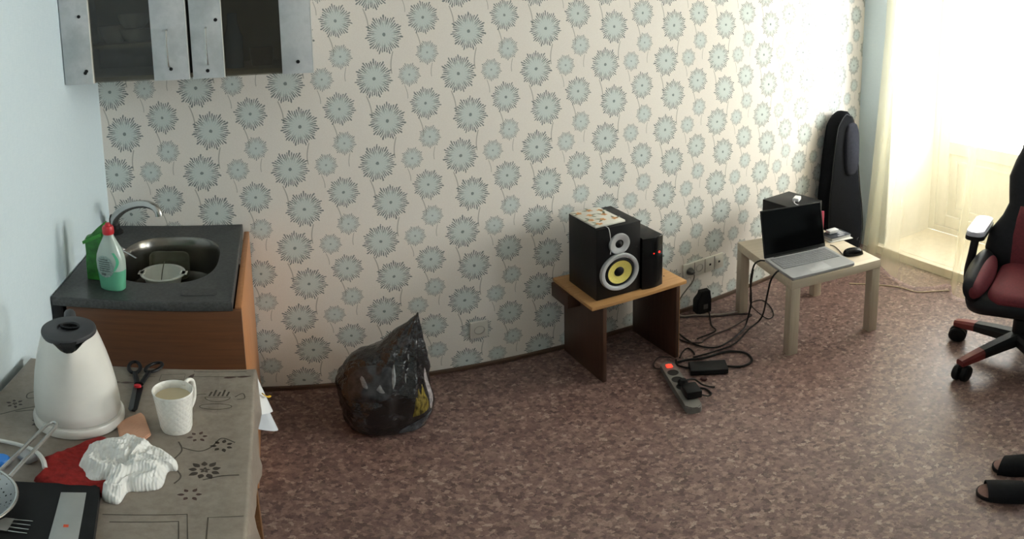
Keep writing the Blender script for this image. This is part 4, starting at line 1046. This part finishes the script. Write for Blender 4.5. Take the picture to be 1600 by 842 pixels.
pk2 = [(2.885 + .035 + .07 * math.copysign(abs(math.cos(q)) ** .6, math.cos(q)) - .03 * (.76 - (.757 + .17 * math.sin(q))), .757 + .17 * math.copysign(abs(math.sin(q)) ** .7, math.sin(q))) for q in [2 * PI * i / 32 for i in range(32)]]
def pr_(s, y): return [Vector((2.915 + (x - 2.915) * s, y + .05 * (z - .5), .757 + (z - .757) * s)) for x, z in pk2]
loft(bm, [pr_(1, 1.98), pr_(.98, 1.965), pr_(.9, 1.957)]); part('front_pocket', bm, simple('grey_black_nylon', '#22232a', .85, var=.2, scale=60, spec=.15), t, 60, world=True, label='paler front pocket')
bm = BM(); tube(bm, [(p.x, p.y - .002, p.z) for p in gb(.955, 1.98)], .003, 6, 0, True); part('zip', bm, M_dark, t, world=True)
bm = BM(); tube(bm, [(2.985, 1.956, .108), (2.99, 1.956, .128), (3.008, 1.957, .132), (3.015, 1.957, .118), (2.998, 1.956, .112), (3.02, 1.957, .10)], .0022, 5); part('emblem', bm, simple('silver_emblem', '#9a9a98', .4), t, world=True, label='small silver emblem')

# ---------------------------------------------------------------- floor electrics
M_blk = simple('black_cable_rubber', '#191817', .5, var=.2); M_brn = simple('dark_brown_cable', '#332a26', .5); M_lgt = simple('pale_grey_cable', '#a89e92', .5)
t = thing('power_adapter', 'black wedge shaped adapter standing on the floor by the papered wall', 'adapter', (1.835, 2.06, 0), R(-10))
bm = BM(); loft(bm, [[Vector((x, y, z)) for x, y in ((-.042, -.025), (.036, -.025), (.036, .025), (-.042, .025))] if z < .1 else [Vector((x, y, z)) for x, y in ((-.018, -.018), (.034, -.018), (.034, .022), (-.018, .022))] for z in (.001, .05, .085, .118, .135)]); bmesh.ops.bevel(bm, geom=bm.edges[:], offset=.004, segments=2, affect='EDGES'); part('adapter_body', bm, M_dark, t)
bm = BM(); box(bm, -.01, .014, -.0275, -.0252, .03, .06, .001); part('rating_label', bm, simple('grey_rating_label', '#55524e', .5), t)
t = thing('power_strip', 'grey power strip with glowing red switch on the floor', 'power strip', (1.31, 1.585, 0), math.atan2(1.745 - 1.425, 1.372 - 1.248) - PI / 2)
M_pstr = simple('grey_strip_plastic', '#6f6c67', .5, var=.06)
bm = BM(); prism(bm, rrect(.058, .35, .02, 5), .001, .036); bmesh.ops.bevel(bm, geom=[e for e in bm.edges if e.verts[0].co.z > .03 and e.verts[1].co.z > .03], offset=.005, segments=2, affect='EDGES'); part('housing', bm, M_pstr, t)
bm = BM(); box(bm, -.012, .012, .125, .148, .0362, .043, .003, 2); part('rocker_switch', bm, simple('lit_red_switch', '#ff3020', .3, emit=3.0), t, label='glowing red switch')
for y in (.085, .03, -.025):
    bm = BM(); lathe(bm, [(.021, .0362), (.022, .038), (.019, .038), (.0185, .0366), (.0001, .0366)], 22, 0, y); part('outlet', bm, M_hole, t)
t = thing('black_plug', 'black angular plug on the near end of the power strip', 'plug', (1.292, 1.50, .0365), R(-20))
bm = BM(); box(bm, -.028, .03, -.038, .036, .0015, .042, .006, 2); part('plug_body', bm, M_dark, t)
bm = BM(); tube(bm, [(.025, -.03, .015), (.06, -.02, -.01), (.085, .02, -.03), (.075, .06, -.031), (.045, .07, -.03)], .004, 7); part('lead', bm, M_blk, t)
t = thing('black_plug', 'smaller black plug in the middle of the power strip', 'plug', (1.316, 1.575, .0385), R(-20))
bm = BM(); lathe(bm, [(.019, 0), (.019, .014), (.012, .026), (.001, .027)], 18); part('plug_body', bm, M_dark, t)
bm = BM(); tube(bm, [(.01, 0, .018), (.045, .004, .012), (.075, -.004, -.02), (.10, -.015, -.031), (.118, -.025, -.0315)], .004, 7); part('lead', bm, M_blk, t)
bm = BM(); lathe(bm, [(.012, .0008), (.014, .004), (.012, .012), (.001, .016)], 16, 1.428, 1.585); solo('cable_end', bm, simple('dark_red_cable_end', '#3b1a18', .5), 'dark round connector lying by the power strip', 'connector')
t = thing('power_brick', 'black laptop power brick with thick looping lead on the floor', 'power brick', (1.49, 1.63, 0), math.atan2(1.623 - 1.703, 1.575 - 1.454))
bm = BM(); box(bm, -.075, .075, -.04, .04, .001, .032, .005, 3); part('brick_body', bm, M_dark, t)
C3 = [(1.554, 1.594, .016), (1.588, 1.573, .007), (1.612, 1.558, .007), (1.652, 1.557, .007), (1.682, 1.58, .007), (1.697, 1.627, .007), (1.675, 1.67, .007), (1.639, 1.695, .007), (1.586, 1.704, .007), (1.531, 1.714, .007), (1.48, 1.741, .007), (1.431, 1.752, .007)]
bm = BM(); tube(bm, C3, .0055, 8); part('lead', bm, M_blk, t, world=True)
bm = BM(); tube(bm, [(1.44, 1.668, .015), (1.43, 1.70, .007), (1.418, 1.735, .007), (1.44, 1.77, .007)], .0045, 8); part('lead', bm, M_blk, t, world=True)
cab = [
 ('black cable dropping from the back of the laptop to the stool', M_blk, .0042, [(1.872, 1.70, .436), (1.862, 1.72, .432), (1.852, 1.745, .40), (1.855, 1.765, .30), (1.90, 1.80, .15), (1.90, 1.82, .03), (1.844, 1.791, .0065), (1.723, 1.752, .0065), (1.633, 1.752, .0065), (1.588, 1.834, .0065), (1.608, 1.987, .0065), (1.66, 2.06, .0065)]),
 ('black cable hanging from the front left corner of the laptop', M_blk, .0042, [(1.838, 1.588, .433), (1.822, 1.588, .428), (1.805, 1.60, .39), (1.83, 1.64, .28), (1.92, 1.74, .10), (1.93, 1.775, .03), (1.854, 1.764, .016), (1.723, 1.72, .0065), (1.607, 1.727, .0065), (1.544, 1.737, .0065), (1.51, 1.745, .0065)]),
 ('thin black cable looping on the floor under the birch table', M_blk, .0028, [(1.86, 1.755, .37), (1.885, 1.79, .25), (1.95, 1.85, .10), (2.0, 1.845, .025), (2.01, 1.79, .0045), (2.06, 1.80, .0045), (2.12, 1.88, .0045), (2.14, 1.95, .0045), (2.09, 1.97, .0045), (2.04, 1.93, .0045)]),
 ('pale grey cable curving below the wall socket strip', M_lgt, .003, [(1.64, 2.09, .10), (1.68, 2.085, .04), (1.73, 2.075, .0045), (1.775, 2.055, .0045), (1.817, 2.005, .012), (1.894, 1.970, .0045), (1.96, 1.945, .0045), (2.02, 1.95, .0045)]),
 ('dark brown cable winding between the stool and the birch table', M_brn, .0035, [(1.66, 2.09, .005), (1.735, 2.055, .005), (1.79, 2.02, .005), (1.861, 1.965, .005), (1.94, 1.925, .005), (1.985, 1.876, .005), (1.933, 1.859, .005), (1.807, 1.841, .005), (1.727, 1.844, .005), (1.646, 1.833, .005), (1.605, 1.81, .018), (1.572, 1.881, .005), (1.575, 1.98, .005), (1.62, 2.07, .005)]),
 ('short black cable running from the wedge adapter across the floor', M_blk, .0035, [(1.85, 2.03, .012), (1.815, 1.985, .016), (1.767, 1.918, .005), (1.742, 1.862, .012), (1.70, 1.86, .005), (1.66, 1.862, .005), (1.63, 1.86, .005)]),
 ('black cable hooped beside the power brick', M_blk, .0035, [(1.455, 1.765, .016), (1.503, 1.807, .005), (1.545, 1.82, .005), (1.54, 1.777, .005), (1.52, 1.75, .016)]),
 ('thin dark cable curled under the edge of the speaker stool', M_brn, .003, [(1.44, 1.80, .005), (1.40, 1.83, .005), (1.35, 1.80, .005), (1.335, 1.765, .005), (1.355, 1.738, .012), (1.364, 1.728, .02)]),
]
for lb, mt, r_, pts in cab:
    bm = BM(); tube(bm, pts, r_, 7, 7); solo('loose_cable', bm, mt, lb, 'cable', 'cables on the floor')

# ---------------------------------------------------------------- gaming chair
M_pu = simple('black_chair_leather', '#17171a', .5, var=.2, scale=60, bmp=.2, bscale=220); M_rpu = simple('dark_red_chair_fabric', '#631a24', .7, var=.2, scale=90, bmp=.3, bscale=260)
M_rbase = simple('red_plastic_leg_end', '#6e2522', .4, var=.1); M_nyl = simple('black_nylon_base', '#141415', .5, var=.15)
t = thing('gaming_chair', 'black and red gaming chair at the right edge by the curtain', 'chair', (2.335, .69, 0), R(100))
for k in range(5):
    a = R(-18.7 + 72 * k); d = Vector((math.cos(a), math.sin(a), 0)); n = Vector((-d.y, d.x, 0)); up = Vector((0, 0, 1))
    def sec(r_, w, h, z): return [d * r_ + n * (w * x) + up * (z + h * y) for x, y in ((-1, -1), (1, -1), (1, .4), (.6, 1), (-.6, 1), (-1, .4))]
    bm = BM(); loft(bm, [sec(.025, .034, .03, .135), sec(.12, .030, .026, .13), sec(.21, .027, .022, .122)]); lg = part('base_leg', bm, M_nyl, t, 30)
    bm = BM(); loft(bm, [sec(.2102, .027, .022, .122), sec(.27, .024, .019, .113), sec(.318, .02, .015, .104)]); part('leg_cap', bm, M_rbase, lg, 30, label='red leg end')
    cs = bpy.data.objects.new('caster', None); col.objects.link(cs); cs.parent = t
    c = d * .303
    rot = Matrix.Translation((c.x, c.y, .041)) @ Matrix.Rotation(a + R(25), 4, 'Z') @ Matrix.Rotation(R(90), 4, 'X')
    for s in (-1, 1):
        bm = BM(); lathe(bm, [(.010, s * .006), (.037, s * .006), (.0405, s * .010), (.0405, s * .024), (.034, s * .031), (.001, s * .032)], 24, mat=rot); part('wheel', bm, M_rub, cs, 40)
    bm = BM(); lathe(bm, [(.006, .040), (.006, .095)], 10, c.x, c.y); box(bm, c.x - .014, c.x + .014, c.y - .014, c.y + .014, .07, .09, .004); part('fork', bm, M_nyl, cs, 40)
bm = BM(); lathe(bm, [(.048, .10), (.05, .105), (.05, .15), (.04, .158), (.032, .16), (.03, .24), (.018, .245), (.018, .31)], 28); part('gas_column', bm, M_nyl, t)
bm = BM(); box(bm, -.11, .11, -.14, .12, .305, .335, .006); part('tilt_plate', bm, M_nyl, t)
def cush(name, pts, z0, z1, mat, par, lab=None, puff=.02):
    c = (sum(p[0] for p in pts) / len(pts), sum(p[1] for p in pts) / len(pts))
    def rg(s, z): return [Vector((c[0] + (x - c[0]) * s, c[1] + (y - c[1]) * s, z)) for x, y in pts]
    bm = BM(); loft(bm, [rg(.86, z0), rg(.96, z0 + .012), rg(1, (z0 + z1) / 2), rg(.96, z1 - .012), rg(.86, z1), rg(.5, z1 + puff * .7), rg(.1, z1 + puff)])
    return part(name, bm, mat, par, 80, label=lab)
cush('seat_pan', rrect(.44, .42, .09, 7, 0, .0), .336, .43, M_pu, t)
cush('seat_cushion', rrect(.25, .40, .07, 7, 0, .015), .40, .462, M_rpu, t, 'dark red seat cushion')
for s in (-1, 1):
    bm = BM(); rings = []
    for k in range(13):
        y = -.2 + .41 * k / 12; e_ = math.sin(PI * (.08 + .84 * k / 12)) ** .45
        rings.append([Vector((s * (.186 + .05 * e_ * math.cos(q) + .012 * math.sin(q)), y, .455 + .085 * e_ * math.sin(q))) for q in [2 * PI * i / 20 for i in range(20)]])
    loft(bm, rings); bl = part('seat_bolster', bm, M_pu, t, 80)
    bm = BM(); rings = []
    for k in range(13):
        y = -.16 + .372 * k / 12; e_ = math.sin(PI * (.06 + .88 * k / 12)) ** .5
        rings.append([Vector((s * (.168 + .046 * e_ * math.cos(q)), y, .458 + .068 * e_ * math.sin(q))) for q in [2 * PI * i / 20 for i in range(20)]])
    loft(bm, rings); part('bolster_panel', bm, M_rpu, bl, 80, label='dark red inner face')
    bm = BM(); tube(bm, [(s * .18, -.05, .33), (s * .24, -.05, .345), (s * .255, -.055, .42), (s * .243, -.06, .53), (s * .235, -.065, .605)], .019, 10); part('armrest_post', bm, M_nyl, t)
    ar = bpy.data.objects.new('armrest', None); col.objects.link(ar); ar.parent = t
    bm = BM(); prism(bm, rrect(.085, .25, .03, 6, s * .235, -.15), .606, .625); part('armrest_shell', bm, M_nyl, ar)
    bm = BM(); prism(bm, rrect(.078, .243, .028, 6, s * .235, -.15), .6252, .648); bmesh.ops.bevel(bm, geom=[e for e in bm.edges if e.verts[0].co.z > .64 and e.verts[1].co.z > .64], offset=.004, segments=2, affect='EDGES'); part('armrest_pad', bm, simple('window_sheen_pad', '#b9bac6', .35, var=.03), ar, label='arm pad with window reflection painted pale grey')  # window reflection on the pad top is put into its pale colour
# backrest, wings low and at the shoulders
sec_ = [(.40, .14, .06), (.45, .20, .075), (.52, .212, .08), (.60, .20, .08), (.68, .15, .075), (.74, .128, .07), (.80, .134, .07), (.87, .14, .07), (.95, .118, .065), (1.01, .095, .06), (1.07, .085, .055), (1.11, .07, .045), (1.13, .045, .03)]
bm = BM(); rings = []
for z, hw, th in sec_:
    yb = -.20 - (z - .40) * .20
    ring = []
    for i in range(28):
        q = 2 * PI * i / 28; x = hw * math.copysign(abs(math.cos(q)) ** .7, math.cos(q)); y = th * math.copysign(abs(math.sin(q)) ** .8, math.sin(q)) * .75
        ring.append(Vector((x, yb + y + .05 * (x / .24) ** 2, z)))
    rings.append(ring)
loft(bm, rings); bk = part('backrest', bm, M_pu, t, 80)
bm = BM(); rings = []
for z, hw, th in sec_[1:6]:
    yb = -.20 - (z - .40) * .20; w = min(hw * .55, .10)
    rings.append([Vector((w * math.copysign(abs(math.cos(q)) ** .7, math.cos(q)), yb + th * .72 + .012 * math.sin(q), z)) for q in [2 * PI * i / 20 for i in range(20)]])
loft(bm, rings); part('centre_panel', bm, M_rpu, bk, 80, label='dark red centre panel')
for s in (-1, 1):
    bm = BM(); tube(bm, [(s * .19, -.08, .36), (s * .215, -.18, .37), (s * .20, -.245, .44)], .014, 8); part('back_bracket', bm, M_nyl, t)

# ---------------------------------------------------------------- slippers at the lower right
M_sole = simple('dark_rubber_sole', '#181516', .6); M_ins = simple('brown_pink_insole', '#7c5d55', .7, var=.15, scale=60); M_strap = simple('black_strap_fabric', '#0f0f12', .75, var=.3, scale=120)
def slipper(loc, rz, lab, flip):
    t = thing('slipper', lab, 'slipper', loc, rz, 'black slippers')
    ol = [(flip * x, y) for x, y in ((0, .0), (.022, -.006), (.038, -.025), (.044, -.055), (.043, -.09), (.036, -.13), (.033, -.17), (.035, -.21), (.03, -.24), (.01, -.258), (-.014, -.256), (-.03, -.238), (-.034, -.20), (-.034, -.15), (-.04, -.10), (-.043, -.06), (-.036, -.025), (-.02, -.005))]
    P = [(p.x, p.y) for p in catmull([(x, y, 0) for x, y in ol + [ol[0]]], 3)[:-1]]
    def rg(s, z, dz=0): return [Vector((x * s, -.129 + (y + .129) * s, z + dz * max(0, (y + .05) / .05) ** 2)) for x, y in P]
    bm = BM(); loft(bm, [rg(.97, .001, .004), rg(1, .006, .004), rg(1, .02, .004), rg(.97, .023, .004)]); part('sole', bm, M_sole, t, 50)
    bm = BM(); loft(bm, [rg(.965, .0231, .004), rg(.93, .0245, .004)]); part('insole', bm, M_ins, t, 50, label='brownish pink insole')
    bm = BM(); rows = []
    for k in range(9):
        y = -.028 - .10 * k / 8; hh = .042 + .02 * math.sin(k / 8 * 1.5); w = .0435 if y > -.1 else .041
        rows.append([Vector((w * 1.03 * math.cos(q), y + .012 * math.cos(q) * flip, .010 + (hh + .008) * math.sin(q) ** .8)) for q in [PI * i / 16 for i in range(17)]])
    rows2 = [[Vector((p.x * .93, p.y, p.z * .9 + .001)) for p in r] for r in rows]
    loft(bm, rows, False, False, False); loft(bm, rows2, False, False, False)
    for a, b in ((rows[0], rows2[0]), (rows[-1], rows2[-1])): loft(bm, [a, b], False, False, False)
    part('strap', bm, M_strap, t, 60)
slipper((1.412, .487, 0), R(14), 'black open-toed slipper lying nearer at the right edge', 1)
slipper((1.555, .497, 0), R(20), 'black open-toed slipper farther back at the right edge', -1)
